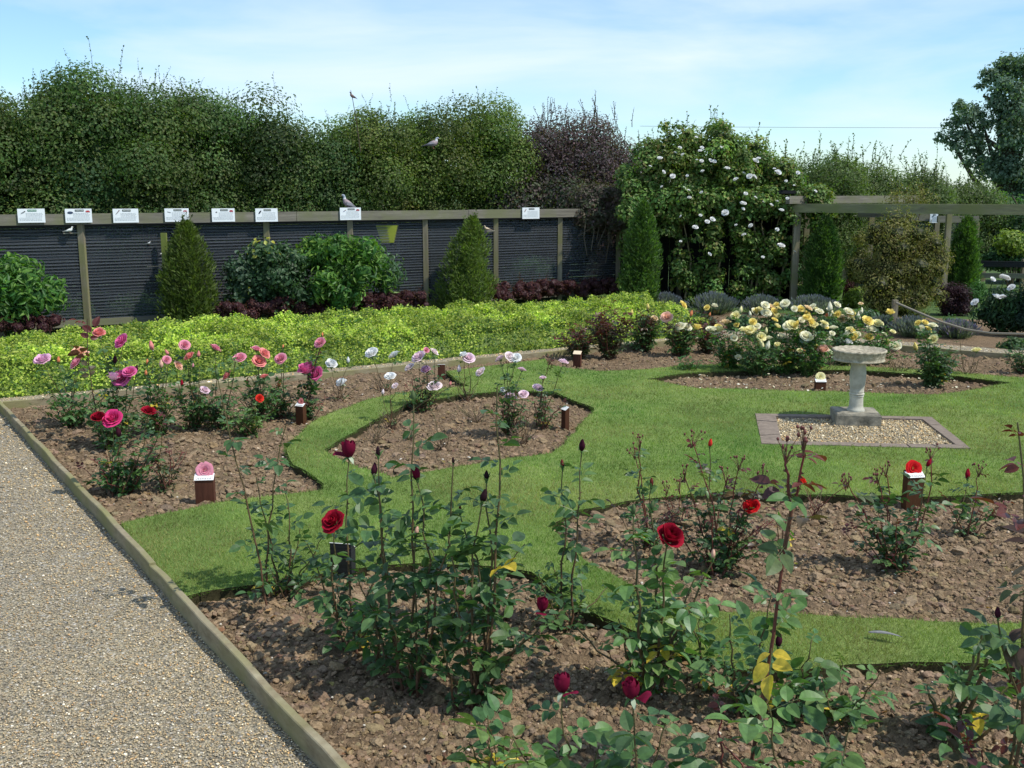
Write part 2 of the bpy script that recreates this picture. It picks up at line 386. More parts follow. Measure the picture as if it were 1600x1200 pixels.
def sheet(name, polys, z, mat, side=0.0, kind='structure', label=None):
    pl = [[Vector((p[0], p[1], 0)) for p in q] for q in polys]
    tr = tessellate_polygon(pl); V = [(p[0], p[1], z) for q in polys for p in q]
    F3 = []
    for t in tr:
        a, b, c = (np.array(V[i][:2]) for i in t)
        F3.append(t if np.cross(b - a, c - a) > 0 else t[::-1])
    mb = MB(); mb.add(V, F3)
    if side:
        k = 0
        for q in polys:
            n = len(q); W_ = [(p[0], p[1], z) for p in q] + [(p[0], p[1], z - side) for p in q]
            mb.add(W_, [[i, (i + 1) % n, n + (i + 1) % n, n + i] for i in range(n)])
    o = mb.build(name, mat); tag(o, label, kind=kind); return o
m_edge = M_simple('cut_turf_edge', (.055, .05, .025), .5, 30, .95, .05, .8, .01)
lawn = sheet('lawn', [outer] + holes, ZL, m_lawn)
mb = MB()
for q in [outer] + holes[:3]:
    n = len(q); mb.add([(p[0], p[1], ZL - .001) for p in q] + [(p[0] , p[1], -.08) for p in q], [[i, (i + 1) % n, n + (i + 1) % n, n + i] for i in range(n)])
tag(mb.build('lawn_edge', m_edge), kind='structure')
# wide ground, one sheet to the horizon
mb = MB(); g = 900.0
mb.add([(-g, -g, -.16), (g, -g, -.16), (g, g, -.16), (-g, g, -.16)], [[0, 1, 2, 3]])
tag(mb.build('ground', m_field), kind='structure')
# garden directions
eL = G(510, 1200)[:2] - cW; eL /= np.linalg.norm(eL)          # left edging
eB = cN - cW; eB /= np.linalg.norm(eB); nB = np.array([-eB[1], eB[0]])
eR = np.array([1.2, -.76]); eR /= np.linalg.norm(eR); nR = np.array([.535, .845])
eEnd = cW + eL * 11.5; rEnd = cN + eR * 9
# soil grid
xs = np.arange(-5.6, 8.6, .022); ys = np.arange(2.2, 15.2, .026)
X, Y = np.meshgrid(xs, ys)
w1, i1 = worley(X * 9 + .6 * vn(X * 14, Y * 14, 3), Y * 9 + .6 * vn(X * 14, Y * 14, 8), 1)
w2, i2 = worley(X * 21, Y * 21, 2)
Z = -.02 + .035 * (fbm(X * 1.1, Y * 1.1, 4) - .5) * 2 * .6 + .028 * np.minimum(w1 * 2.2, 1) * (.3 + i1) + .014 * np.minimum(w2 * 2.5, 1) * (.3 + i2) + .008 * vn(X * 60, Y * 60, 5)
quad = [cW, eEnd, (9.5, -1.5), rEnd, cN]
inside = inpoly(X, Y, quad)
for q in (quad,):
    pass
def dist_line(X, Y, a, d): return (X - a[0]) * -d[1] + (Y - a[1]) * d[0]
dl = dist_line(X, Y, cW, eL); db = -dist_line(X, Y, cW, eB); dr = -dist_line(X, Y, cN, eR)
ok = (dl > .0) & (db > .0) & (dr > .0)
Z = np.where(ok, Z, Z); ny, nx = X.shape
idx = np.arange(nx * ny).reshape(ny, nx)
F = np.stack([idx[:-1, :-1], idx[:-1, 1:], idx[1:, 1:], idx[1:, :-1]], -1).reshape(-1, 4)
keep = ok[:-1, :-1].ravel() & ok[1:, 1:].ravel()
lawnm = inpoly(X, Y, outer)
for h_ in holes: lawnm &= ~inpoly(X, Y, h_)
lawn_in = lawnm[:-1, :-1] & lawnm[1:, 1:] & lawnm[:-1, 1:] & lawnm[1:, :-1]
keep &= ~lawn_in.ravel()
F = F[keep]; used = np.unique(F); rm = np.zeros(nx * ny, int); rm[used] = np.arange(len(used))
mb = MB(); mb.add(np.stack([X, Y, Z], -1).reshape(-1, 3)[used], rm[F]); tag(mb.build('soil_bed', m_soil, smooth=True), kind='structure')
def sample(n, d0=2.4, d1=15.5, a=.62):       # points on the ground, denser near the viewer
    D = np.exp(rs.uniform(math.log(d0), math.log(d1), n)); t = rs.uniform(-a, a, n); return D * t, D
def in_lawn(x, y):
    m = inpoly(x, y, outer)
    for h_ in holes: m &= ~inpoly(x, y, h_)
    return m
def in_garden(x, y, pad=.03): return (dist_line(x, y, cW, eL) > pad) & (-dist_line(x, y, cW, eB) > pad) & (-dist_line(x, y, cN, eR) > pad)
def in_soil(x, y): return in_garden(x, y) & ~in_lawn(x, y) & ~inpoly(x, y, holes[3])
def zat(x, y):
    j = np.clip(((x - xs[0]) / .022).astype(int), 0, nx - 1); i = np.clip(((y - ys[0]) / .026).astype(int), 0, ny - 1); return Z[i, j]
# clods
mb = MB(); x, y = sample(185000); m = in_soil(x, y); x, y = x[m], y[m]
r = np.clip(rs.lognormal(math.log(.0085), .58, len(x)), .004, .042) * np.clip(y / 5, .75, 1.15)
k_ = rs.rand(len(x)) < np.where(r > .028, .6, 1); x, y, r = x[k_], y[k_], r[k_]
c = np.array([.26, .186, .113]) * rs.uniform(.72, 1.25, (len(x), 1)) * np.array([1, 1, 1]) + rs.normal(0, .006, (len(x), 3))
pos = np.stack([x, y, zat(x, y) + r * .02], 1); big = r > .012
lumps(mb, ICO1, pos[big], r[big], c[big], .62, .26); lumps(mb, ICO0, pos[~big], r[~big], c[~big], .7, .28)
tag(mb.build('soil_clods', m_clod, smooth=False), 'loose crumbly brown clods of soil over the rose beds', 'soil', kind='stuff')
# little stones, petals and dead leaves lying on the soil
mb = MB(); x, y = sample(2600); m = in_soil(x, y); x, y = x[m], y[m]
pal = np.array([(.6, .55, .45), (.45, .33, .2), (.35, .18, .1), (.55, .42, .28), (.30, .22, .15)])
lumps(mb, ICO0, np.stack([x, y, zat(x, y) + .012], 1), rs.uniform(.004, .011, len(x)) * np.clip(y / 6, .8, 1.3), pal[rs.randint(0, 5, len(x))], .55, .25)
tag(mb.build('small_stones', m_pebble), 'small pale stones scattered over the rose beds', 'stones', kind='stuff')
mb = MB(); x, y = sample(900, 2.4, 12); m = in_soil(x, y); x, y = x[m], y[m]; n = len(x)
pal = np.array([(.42, .26, .12), (.30, .15, .08), (.5, .36, .2), (.22, .12, .08), (.4, .33, .12)])
place(mb, LEAFM, np.stack([x, y, zat(x, y) + .018], 1), np.stack([rs.normal(size=n), rs.normal(size=n), rs.normal(0, .2, n)], 1), np.stack([rs.normal(0, .3, n), rs.normal(0, .3, n), np.ones(n)], 1), rs.uniform(.02, .04, n), pal[rs.randint(0, 5, n)])
tag(mb.build('fallen_leaves', m_leaf), 'dry brown fallen leaves lying on the soil', 'leaves', kind='stuff')
# grass
mb = MB(); x, y = sample(780000, 3.4, 14.5, .66); m = in_lawn(x, y); x, y = x[m], y[m]; n = len(x)
s = np.clip(y / 5, .8, 3)
tone = fbm(x * 1.1, y * 1.1, 11)[:, None]; t2 = fbm(x * 5, y * 5, 21)[:, None]
stripe = (.5 + .5 * np.sin((x * .35 + y * .93) * 5.2))[:, None]
c = np.array([.195, .275, .075]) * (.72 + .65 * t2) + (tone - .40) * np.array([.34, .15, .10]); c = c * (.93 + .14 * stripe) * rs.uniform(.75, 1.3, (n, 1))
for (pu, pv, pr_) in ((1130, 660, .35), (1090, 640, .3), (215, 850, .3), (270, 900, .25), (700, 760, .3), (1350, 1000, .25), (1560, 700, .4), (1450, 640, .25)):
    pc = G(pu, pv, ZL); w_ = np.exp(-((x - pc[0]) ** 2 + (y - pc[1]) ** 2 * .6) / pr_ ** 2)[:, None] * (.4 + t2); c = c * (1 - w_ * .7) + np.array([.26, .235, .10]) * w_ * .7
dry = rs.rand(n) < .05 + .16 * (tone[:, 0] > .55); c[dry] = np.array([.30, .27, .12]) * rs.uniform(.7, 1.2, (dry.sum(), 1))
ax = np.stack([rs.normal(0, .55, n), rs.normal(0, .55, n), np.ones(n)], 1)
nr = np.stack([rs.normal(0, 1, n), rs.normal(0, 1, n) - .6, rs.normal(0, .3, n)], 1)
place(mb, BLADE, np.stack([x, y, np.full(n, ZL - .004)], 1), ax, nr, rs.uniform(.014, .034, n), c, wid=.12 * s / .9)
# longer ragged blades on the cut edges
ex = []
for q in [outer] + holes[:3]:
    q = np.array(q); d = np.roll(q, -1, 0) - q; Ls = np.linalg.norm(d, axis=1)
    for a_, d_, l_ in zip(q, d, Ls):
        kk = int(l_ * 260); 
        if kk and l_ < 1: t = rs.rand(kk, 1); ex.append(a_ + d_ * t + rs.normal(0, .008, (kk, 2)))
ex = np.concatenate(ex); n = len(ex)
ax = np.stack([rs.normal(0, .9, n), rs.normal(0, .9, n), np.full(n, .6)], 1); nr = np.stack([rs.normal(size=n), rs.normal(size=n) - .6, rs.normal(size=n)], 1)
place(mb, BLADE, np.column_stack([ex, np.full(n, ZL - .012)]), ax, nr, rs.uniform(.02, .05, n), np.array([.12, .20, .045]) * rs.uniform(.5, 1.3, (n, 1)), wid=.13)
tag(mb.build('grass', m_grass), 'short mown green grass of the lawn between the beds', 'grass', kind='stuff')
# paths: left gravel path, back path, right path as one sheet of gravel each
def strip(a, b, n0, w): a, b, n0 = map(np.array, (a, b, n0)); return [a, b, b + n0 * w, a + n0 * w]
nL = np.array([eL[1], -eL[0]]);  nL = nL if nL[0] < 0 else -nL
mb = MB(); q = [cW, eEnd, eEnd + nL * 6, cW + nL * 7 + nB * .9, cW + nB * .9]
sheet('gravel_path', [q], 0.0, m_gravel)
sheet('back_path', [[cW, cW + nB * .9, cN + nB * .9 + eB * .9, cN + nR * .9 + eR * .1, rEnd + nR * .9, rEnd, cN]], 0.004, m_gravel)
mb = MB(); x, y = sample(210000, 2.6, 13, .66); m = inpoly(x, y, q) & (dist_line(x, y, cW, eL) < -.02); x, y = x[m], y[m]; n = len(x)
x2, y2 = sample(60000, 9, 15.5, .62); m2 = ((-dist_line(x2, y2, cW, eB) < -.01) & (-dist_line(x2, y2, cW, eB) > -.9)) | ((-dist_line(x2, y2, cN, eR) < 0) & (-dist_line(x2, y2, cN, eR) > -.9))
m2 &= ~in_garden(x2, y2, -.01)
x, y = np.r_[x, x2[m2]], np.r_[y, y2[m2]]
pb = inpoly(x, y, np.array(holes[3])) 
xq, yq = sample(160000, 7, 10, .55); mq = inpoly(xq, yq, np.array(holes[3])); x, y = np.r_[x, xq[mq]], np.r_[y, yq[mq]]; n = len(x)
inp = inpoly(x, y, np.array(holes[3]))
pal = np.array([(.30, .265, .20), (.36, .31, .22), (.23, .21, .175), (.40, .33, .22), (.42, .29, .16), (.17, .165, .155), (.62, .60, .55), (.33, .30, .25), (.27, .25, .22)])
pr = np.array([.17, .17, .15, .12, .09, .08, .06, .08, .08])
c = pal[rs.choice(9, n, p=pr)] * rs.uniform(.75, 1.15, (n, 1))
c = c * (.80 + .42 * fbm(x * .9, y * .9, 51))[:, None]; ed = np.clip(1 + dist_line(x, y, cW, eL) / .5, 0, 1)[:, None]; c = c * np.array([1.42, 1.30, 1.08]) * (1 + .25 * ed * np.array([1, .92, .55]))
r = np.clip(rs.lognormal(math.log(.0047), .35, n), .0026, .012) * np.clip(y / 5.5, .85, 2.2)
lumps(mb, OCT, np.stack([x, y, np.where(inp, ZL - .012, .003) + r * .1], 1), r, c, .55, .2)
tag(mb.build('gravel_stones', m_pebble, smooth=True), 'loose beige and grey gravel stones on the paths', 'gravel', kind='stuff')
# ---- edging boards
def edging(a, b, label, w=.035, top=.085, lift=0):
    mb = MB(); a = np.array([*a, 0.0]); b = np.array([*b, 0.0]); z = (top - .12) / 2
    n = max(2, int(np.linalg.norm(b - a) / .25)); d = (b - a) / np.linalg.norm(b - a); s = np.array([-d[1], d[0], 0])
    V = []; F = []
    for i in range(n + 1):
        p = a + (b - a) * i / n; wv = .004 * math.sin(i * 1.9 + a[0] * 7); tz = top + lift + .003 * math.sin(i * 1.3 + a[1])
        c = .004
        for o, zz in ((-w / 2, -.12), (-w / 2, tz - c), (-w / 2 + c, tz), (w / 2 - c, tz), (w / 2, tz - c), (w / 2, -.12)): V.append(p + s * (o + wv) + np.array([0, 0, zz]))
    for i in range(n):
        for j in range(5): F.append([i * 6 + j, i * 6 + j + 1, i * 6 + 6 + j + 1, i * 6 + 6 + j])
    mb.add(V, F); mb.add([V[k] for k in range(6)], [[0, 1, 4, 5], [1, 2, 3, 4]]); mb.add([V[n * 6 + k] for k in range(6)], [[5, 4, 1, 0], [4, 3, 2, 1]])
    o = mb.build('edging_board', m_board); tag(o, label, 'edging board', 'timber edging boards along the gravel paths'); return o
def onL(u): return line_at(cW, eL, u)
edging(cW - eL * .0, onL(150) - eL * .004, 'far timber edging board of the left path, starting at the path corner')
edging(onL(150), onL(241) - eL * .004, 'middle timber edging board of the left path, beside the lawn', lift=.004)
edging(onL(241), onL(272) - eL * .004, 'short timber edging board between two joints, at the lawn corner', lift=-.004)
edging(onL(272) + nL * .008, onL(272) + eL * 4.2 + nL * .008, 'nearest long timber edging board between front bed and gravel path', lift=.006)
def onB(u): return line_at(cW, eB, u)
def onR(u): return line_at(cN, eR, u)
edging(cW + eB * .03, onB(330), 'timber edging board behind the pink roses at the left', .03, .075)
edging(onB(330) + eB * .004, onB(700), 'timber edging board behind the white roses, under the lime flowers', .03, .07)
edging(onB(700) + eB * .004, onB(905), 'timber edging board where the lawn meets the back path', .03, .075)
edging(onB(905) + eB * .004, cN, 'timber edging board behind the leafy roses left of the yellow ones', .03, .075)
edging(cN + eR * .03, onR(1400), 'timber edging board hidden among the yellow roses', .03, .075)
edging(onR(1400) + eR * .004, rEnd, 'timber edging board right of the bird bath along the right path', .03, .08)
# ================================================================ AVIARY
fA = G(130, 508)[:2]; fB = G(875, 462)[:2]; fe = fB - fA; fe /= np.linalg.norm(fe); fn = np.array([fe[1], -fe[0]])   # fn faces the viewer
TOPZ = HCAM - (342 - 300) * fA[1] / FPX * .98
GR = -.16
def fp(u, off=0.0, z=0.0):
    p = line_at(fA + fn * off, fe, u, 1.0); return np.array([p[0], p[1], z])
av = empty('aviary', [*fp(420)[:2], 0], 'long weathered timber aviary with dark netting between its posts', 'aviary')
RH = .155
mb = MB(); a, b = fp(-260, .03, TOPZ), fp(955, .03, TOPZ)
nseg = 4
for i in range(nseg):
    p, q = a + (b - a) * i / nseg, a + (b - a) * (i + 1) / nseg; q = q - (q - p) * .002
    m_ = MB(); beam(m_, p + [0, 0, .004 * (i % 2)], q, .07, RH); m_.build('top_rail', m_rail, av)
def post(root, p, w, z1, name='post', mat=None):
    m_ = MB(); beam(m_, [p[0], p[1], GR], [p[0], p[1], z1], w, w * .8); return m_.build(name, mat or m_post, root)
posts_u = [-150, -10, 130, 285, 418, 548, 665, 775, 875, 966]
for u in posts_u: post(av, fp(u, -.03), .088, TOPZ - RH / 2 - .002)
m_lowrail = m_dark
m_ = MB(); beam(m_, fp(-260, -.03, .03), fp(970, -.03, .03), .04, .10); m_.build('bottom_rail', m_rail, av)
for i in range(len(posts_u) - 1):
    p, q = fp(posts_u[i], -.045), fp(posts_u[i + 1], -.045); d = (q - p) / np.linalg.norm(q - p); p = p + d * .05; q = q - d * .05
    m_ = MB(); m_.add([[p[0], p[1], .05], [q[0], q[1], .05], [q[0], q[1], TOPZ - .09], [p[0], p[1], TOPZ - .09]], [[0, 1, 2, 3]]); m_.build('netting', m_net, av)
# wires stretched over each bay
m_ = MB()
for k in range(30):
    z = .08 + k * (TOPZ - .2) / 30; beam(m_, fp(-200, -.035, z), fp(962, -.035, z), .004, .008, (.2, .2, .2))
m_.build('wire_mesh', m_steel, av)
m_ = MB(); a, b = fp(-300, -1.5), fp(975, -1.5)
for k in range(13):
    z = GR - .05 + .02 + k * .135; beam(m_, [a[0], a[1], z + .06], [b[0], b[1], z + .06], .02, .128)
m_.build('back_wall', m_dark, av)
m_ = MB(); a, b = fp(-300, -.78, TOPZ - .10), fp(975, -.78, TOPZ - .10); beam(m_, a, b, 1.5, .03); m_.build('shade_roof', m_felt, av)  # unseen felt roof, added to keep the netted interior dark
m_ = MB(); a, b = fp(672, -1.0), fp(745, -1.0)
for k in range(13):
    z = GR + .02 + k * .135; beam(m_, [a[0], a[1], z + .06], [b[0], b[1], z + .06], .02, .125)
m_.build('shelter_boards', m_greywood, av)
m_ = MB(); beam(m_, [*fp(610, -.9)[:2], GR], [*fp(610, -.9)[:2], TOPZ - .12], .1, .1); beam(m_, [*fp(622, -.6)[:2], .5], [*fp(622, -.6)[:2], TOPZ - .12], .06, .05)
m_.build('inner_frame', m_greywood, av)
# light green perch post just before the net
m_ = MB(); p = fp(258, .12); beam(m_, [p[0], p[1], GR], [p[0], p[1], P(258, 364, p[1])[2]], .085, .05)
m_green = M_wood('algae_timber', (.13, .15, .04), (.20, .22, .07), (.26, .28, .10), 14, (1, 1, .1))
o = m_.build('marker_post', m_green); tag(o, 'thin short yellow-green post just before the aviary netting, left of a conifer', 'post')
# feeder and perches inside
f_ = fp(606, -.15); zt = P(606, 352, f_[1])[2]; m_ = MB(); k = .125
m_.add([f_ + [-1.5 * k, -k, zt], f_ + [1.5 * k, -k, zt], f_ + [1.5 * k, k, zt], f_ + [-1.5 * k, k, zt], f_ + [-.8 * k, -.8 * k, zt - .3], f_ + [.9 * k, -.8 * k, zt - .3], f_ + [.9 * k, .8 * k, zt - .3], f_ + [-.8 * k, .8 * k, zt - .3]],
       [[0, 1, 5, 4], [1, 2, 6, 5], [2, 3, 7, 6], [3, 0, 4, 7], [4, 5, 6, 7]])
tag(m_.build('hanging_feeder', M_simple('yellow_green_plastic', (.42, .45, .06), .1, 8, .5)), 'yellow-green tapered feeder hanging behind the aviary netting', 'feeder')
for (u1, u2, v) in ((230, 257, 382), (228, 257, 417)):
    p, q = fp(u1, -.3), fp(u2, -.3); m_ = MB(); z = P(u1, v, p[1])[2]; tube(m_, [p + [0, 0, z], q + [0, 0, z + .005]], .008, 5, (.4, .38, .3)); m_.build('perch', m_stem, av)
# ---------------------------------------------------------------- bird boards
def bird_sign(p, e, n, w, hgt, head, pic, picx, red, label, tilt=.0, group='white bird information boards on the aviary rails'):
    e3 = np.array([*e, 0.0]); n3 = np.array([*n, 0.0]); up = np.array([0, 0, 1.0]) * math.cos(tilt) - n3 * math.sin(tilt); nn = n3 * math.cos(tilt) + np.array([0, 0, 1.0]) * math.sin(tilt)
    r = empty('bird_sign', p, label, 'sign', group)
    def rect(mb, x0, x1, z0, z1, off, C, th=.002):
        V = []
        for o_ in (off - th, off):
            for x, z in ((x0, z0), (x1, z0), (x1, z1), (x0, z1)): V.append(p + e3 * x * w + up * z * hgt + nn * o_)
        mb.add(V, [[0, 3, 2, 1], [4, 5, 6, 7], [0, 1, 5, 4], [1, 2, 6, 5], [2, 3, 7, 6], [3, 0, 4, 7]], C)
    a = MB(); rect(a, -.5, .5, -.5, .5, .012, (.80, .84, .85), .012); a.build('board', m_paint, r)
    a = MB(); rect(a, -.13, .2, .3, .44, .0145, head); 
    for q in range(6): rect(a, -.1 + q * .05, -.07 + q * .05, .34, .40, .0165, (.6, .65, .62))
    a.build('heading', m_paint, r)
    a = MB(); z = .18
    for q in range(7):
        x = -.2
        if q > 3: x = -.44
        while x < .38:
            l = random.uniform(.03, .09); rect(a, x, min(.42, x + l), z - .012, z + .012, .0145, (.42, .45, .46)); x += l + .02
        z -= .085
    a.build('small_print', m_paint, r)
    a = MB(); th = np.arange(12) * math.pi / 6; sx, sz, ang = pic[1]
    V = [p + e3 * w * (picx + sx * math.cos(t) * math.cos(ang) - sz * math.sin(t) * math.sin(ang)) + up * hgt * (.22 + (sx * math.cos(t) * math.sin(ang) + sz * math.sin(t) * math.cos(ang)) * 1.6) + nn * .0147 for t in th] + [p + e3 * w * picx + up * hgt * .22 + nn * .0152]
    a.add(V, [[i, (i + 1) % 12, 12] for i in range(12)], pic[0])
    if pic[2]:
        V2 = [V[12] + e3 * w * .0 + up * hgt * .0, V[12] + e3 * w * sx * 1.3 * math.cos(ang + .2) + up * hgt * 1.6 * sx * 1.3 * math.sin(ang + .2), V[12] + e3 * w * sx * 1.3 * math.cos(ang - .15) + up * hgt * 1.6 * sx * 1.3 * math.sin(ang - .15)]; a.add(np.array(V2) + nn * .001, [[0, 1, 2]], pic[2])
    a.build('bird_picture', m_paint, r)
    if red: a = MB(); rect(a, .27, .43, .24, .33, .0145, red); rect(a, .30, .40, .33, .37, .0148, red); a.build('red_emblem', m_paint, r)
    return r
dk = (.03, .04, .04); gn = (.02, .2, .1)
SG = [(55, 337, 42, 21, gn, ((.3, .33, .34), (.09, .03, .6), (.05, .05, .05)), -.31, None, 'white bird board with green heading, first from the left on the aviary rail'),
      (128, 337, 41, 21, dk, ((.05, .07, .12), (.11, .06, 0), None), -.31, (.45, .05, .05), 'white bird board with round dark bird picture and red mark, second from the left'),
      (201, 337, 39, 21, dk, ((.35, .35, .36), (.11, .02, .9), (.3, .2, .2)), -.33, None, 'white bird board with thin grey bird picture and no red mark, third from the left'),
      (280, 336, 37, 20, dk, ((.3, .3, .32), (.09, .02, -.25), None), -.32, (.5, .2, .22), 'white bird board above the tall conifer by the thin green post'),
      (352, 336, 35, 20, dk, ((.18, .18, .2), (.04, .03, .3), None), -.3, (.4, .03, .05), 'white bird board over open netting between two posts, right of the tall conifer'),
      (419, 336, 34, 20, dk, ((.03, .035, .06), (.10, .035, .95), None), -.3, None, 'white bird board with slanting black bird picture, on the post by the laurel'),
      (549, 334, 32, 18.5, dk, ((.3, .3, .4), (.08, .02, .6), (.3, .15, .15)), -.3, (.35, .04, .05), 'white bird board directly under the perching wood pigeon'),
      (829, 333, 26, 17, dk, ((.35, .3, .3), (.09, .03, 1.0), (.4, .25, .25)), -.34, None, 'lone white bird board at the right end of the aviary rail')]
for (u, v, wp, hp, hd, pc, px_, rd, lb) in SG:
    c = fp(u, .085); m = pxm(c[1]); c[2] = P(u, v, c[1])[2]
    bird_sign(c, fe, fn, wp * m / (fe[0] - fe[1] * (u - 800) / FPX) , hp * m, hd, pc, px_, rd, lb)
# ---------------------------------------------------------------- birds
def bird(name, p, s, face, label, body=(.22, .21, .23), head=(.30, .34, .40), breast=(.34, .27, .28), wingc=(.20, .20, .22), tailc=(.10, .10, .12), neck=(.75, .75, .75), pitch=.75, cat='bird', group=None, wings_out=False):
    """a standing bird of length s, facing the heading `face`; p is under its feet"""
    r = empty(name, p, label, cat, group); f = np.array([math.cos(face), math.sin(face), 0]); sd = np.array([-f[1], f[0], 0]); up = np.array([0, 0, 1.0])
    def q(x, z, y=0): return p + (f * x + up * z + sd * y) * s
    cp, sp_ = math.cos(pitch), math.sin(pitch)
    # spine from tail to beak: x, z, half height, half width, colour
    S = [(-.60, -.02, .008, .03, tailc), (-.52, .02, .012, .055, tailc), (-.36, .10, .03, .06, tailc), (-.22, .17, .08, .09, wingc), (-.08, .25, .13, .125, body), (.06, .33, .155, .14, breast), (.16, .43, .13, .12, breast), (.19, .52, .085, .08, breast), (.195, .58, .065, .062, neck), (.20, .63, .06, .058, head), (.225, .69, .066, .058, head), (.27, .715, .058, .05, head), (.31, .71, .035, .03, head), (.33, .705, .016, .014, (.5, .35, .2))]
    if pitch < .5: S = [(x * 1.05, .12 + z * .45 + (.1 if i > 7 else 0), a, b, c) for i, (x, z, a, b, c) in enumerate(S)]
    K = 10; V = []; C = []; pts = np.array([[x, z] for x, z, *_ in S]); T = np.gradient(pts, axis=0); T /= np.linalg.norm(T, axis=1)[:, None]
    for (x, z, a, b, c), t in zip(S, T):
        for k in range(K):
            an = 2 * math.pi * k / K; V.append(q(x - t[1] * a * math.cos(an), z + t[0] * a * math.cos(an), b * math.sin(an))); C.append(c)
    F = [[i * K + j, i * K + (j + 1) % K, (i + 1) * K + (j + 1) % K, (i + 1) * K + j] for i in range(len(S) - 1) for j in range(K)]
    m_ = MB(); m_.add(V, F, C); m_.build('body', m_feather, r, True)
    e = S[-1]; m_ = MB(); a = q(e[0] - .02, e[1]); m_.add([a + up * .015 * s, a - up * .012 * s + sd * .012 * s, a - up * .012 * s - sd * .012 * s, q(e[0] + .07, e[1] - .02)], [[0, 1, 3], [1, 2, 3], [2, 0, 3]], (.55, .35, .15)); m_.build('beak', m_feather, r)
    for y in (-1, 1):
        m_ = MB(); hx, hz = S[10][0], S[10][1]
        lumps(m_, ICO0, q(hx + .03, hz + .01, y * .052)[None], np.array([.012 * s]), np.array([[.01, .01, .01]]), 1, 0); m_.build('eye', m_feather, r, True)
        if wings_out: W_ = [q(.1, S[6][1], y * .1), q(.16, S[6][1] + .1, y * .45), q(-.08, S[6][1] + .16, y * .8), q(-.2, S[6][1] + .02, y * .45), q(-.2, S[4][1], y * .1)]
        else: W_ = [q(.10, S[6][1] + .0, y * .125), q(.08, S[4][1] + .02, y * .165), q(-.18, S[3][1] - .03, y * .13), q(-.46, S[1][1] + .06, y * .06), q(-.2, S[4][1] + .04, y * .115)]
        m_ = MB(); c0 = np.mean(W_, 0) + sd * y * .03 * s; m_.add(W_ + [c0], [[i, (i + 1) % 5, 5] for i in range(5)], [wingc, wingc, tailc, tailc, wingc, tuple(x * 1.15 for x in wingc)]); m_.build('wing', m_feather, r)
        m_ = MB(); tube(m_, [q(.04, .22, y * .05), q(.02, .08, y * .05), q(.04, .0, y * .05), q(.1, 0, y * .06)], [.014 * s, .01 * s, .009 * s, .006 * s], 5, (.45, .15, .13)); m_.build('leg', m_feather, r)
    return r
p = fp(547, -.0); p[2] = TOPZ + RH / 2 + .01
bird('wood_pigeon', p, .36, math.pi + .15, 'grey wood pigeon with white neck patch perching on the aviary rail')
# perched one on hedge, brown one on top
bird('wood_pigeon', P(676, 232, 18.6), .33, .15, 'grey pigeon with white neck patch sitting in the hedge foliage', pitch=.3)
bird('brown_bird', P(551, 155, 18.7), .17, math.pi - .3, 'small brown bird on a twig at the top of the hedge', (.16, .11, .09), (.15, .10, .08), (.22, .15, .13), (.13, .09, .08), (.10, .07, .06), (.15, .1, .09))
m_ = MB(); q = P(551, 155, 18.7); tube(m_, [q + [.1, .1, -.9], q + [.05, .05, -.4], q, q + [-.03, 0, .16]], [.012, .009, .005, .003], 5, (.10, .08, .05)); BT = m_
for (u, v, s, fc, lb, c) in ((112, 364, .16, .3, 'white dove behind the netting under the second bird board', (.72, .74, .7)), (234, 382, .085, 0, 'tiny pale bird on the perch behind the netting', (.6, .62, .6)), (252, 398, .06, 1.0, 'tiny white bird clinging beside the yellow-green post', (.6, .62, .6)), (761, 361, .17, math.pi, 'cream coloured dove under the rail beside the middle conifer', (.62, .5, .34))):
    pp = fp(u, .06 if u > 700 or u == 112 else -.02); pp[2] = P(u, v, pp[1])[2]
    bird('aviary_bird', pp, s, fc, lb, c, c, c, tuple(x * .85 for x in c), tuple(x * .8 for x in c), c, .3)
    if u in (112, 761):
        m_ = MB(); w_ = fp(u + 14, -.02); tube(m_, [[pp[0] - .08, pp[1] - .03, pp[2] - .006], [w_[0], w_[1], pp[2] - .006]], .008, 5, (.3, .28, .22)); m_.build('perch', m_stem, av)
q_ = [cN + nB * .9 - eB * 1.0, cN + nB * .9 + eB * .9 , cN + nR * .9 + eR * .1, rEnd + nR * .9, rEnd + nR * 6, cN + nB * 6 - eB * 1.0]
sheet('border_soil', [q_], -.004, m_soil); sheet('bed_under_hedge', [[cW + nB * .9 - eB * 9, cN + nB * .9 - eB * 1.002, cN + nB * 4 - eB * 1.002, cW + nB * 4 - eB * 9]], -.006, m_soil)
# ================================================================ FOLIAGE
def col_jit(pal, n, amp=.25):
    pal = np.asarray(pal); i = rs.randint(0, len(pal), n); j = rs.randint(0, len(pal), n); t = rs.rand(n, 1)
    return (pal[i] * t + pal[j] * (1 - t)) * rs.uniform(1 - amp, 1 + amp, (n, 1))
def clumps(mb, cs, rr, nleaf, size, pal, tpl=LEAF4, zmin=-.6, flat=.85, upb=.25, front=True, hue=.18, shell=(.72, 1.12)):
    cs = np.asarray(cs, float); rr = np.asarray(rr, float); w = rr ** 2; w /= w.sum()
    ids = rs.choice(len(cs), nleaf, p=w); d = rdir(nleaf, zmin, .35 if front else None)
    rad = rr[ids] * rs.uniform(shell[0], shell[1], nleaf) ** 1.0
    pos = cs[ids] + d * rad[:, None] * [1, 1, flat]
    nr = d + rs.normal(0, .33, (nleaf, 3)) + [0, 0, upb]; ax = np.cross(nr, rs.normal(size=(nleaf, 3))) + [0, 0, -.15]
    tone = 1 + hue * .8 * rs.normal(size=(len(cs), 1)) + 0 * cs; wm = rs.normal(0, hue * .35, (len(cs), 1)) * [1, .1, -.4]; tone = np.clip(tone + wm, .5, 1.7)
    place(mb, tpl, pos, ax, nr, size * rs.uniform(.6, 1.4, nleaf), col_jit(pal, nleaf, .15) * tone[ids])
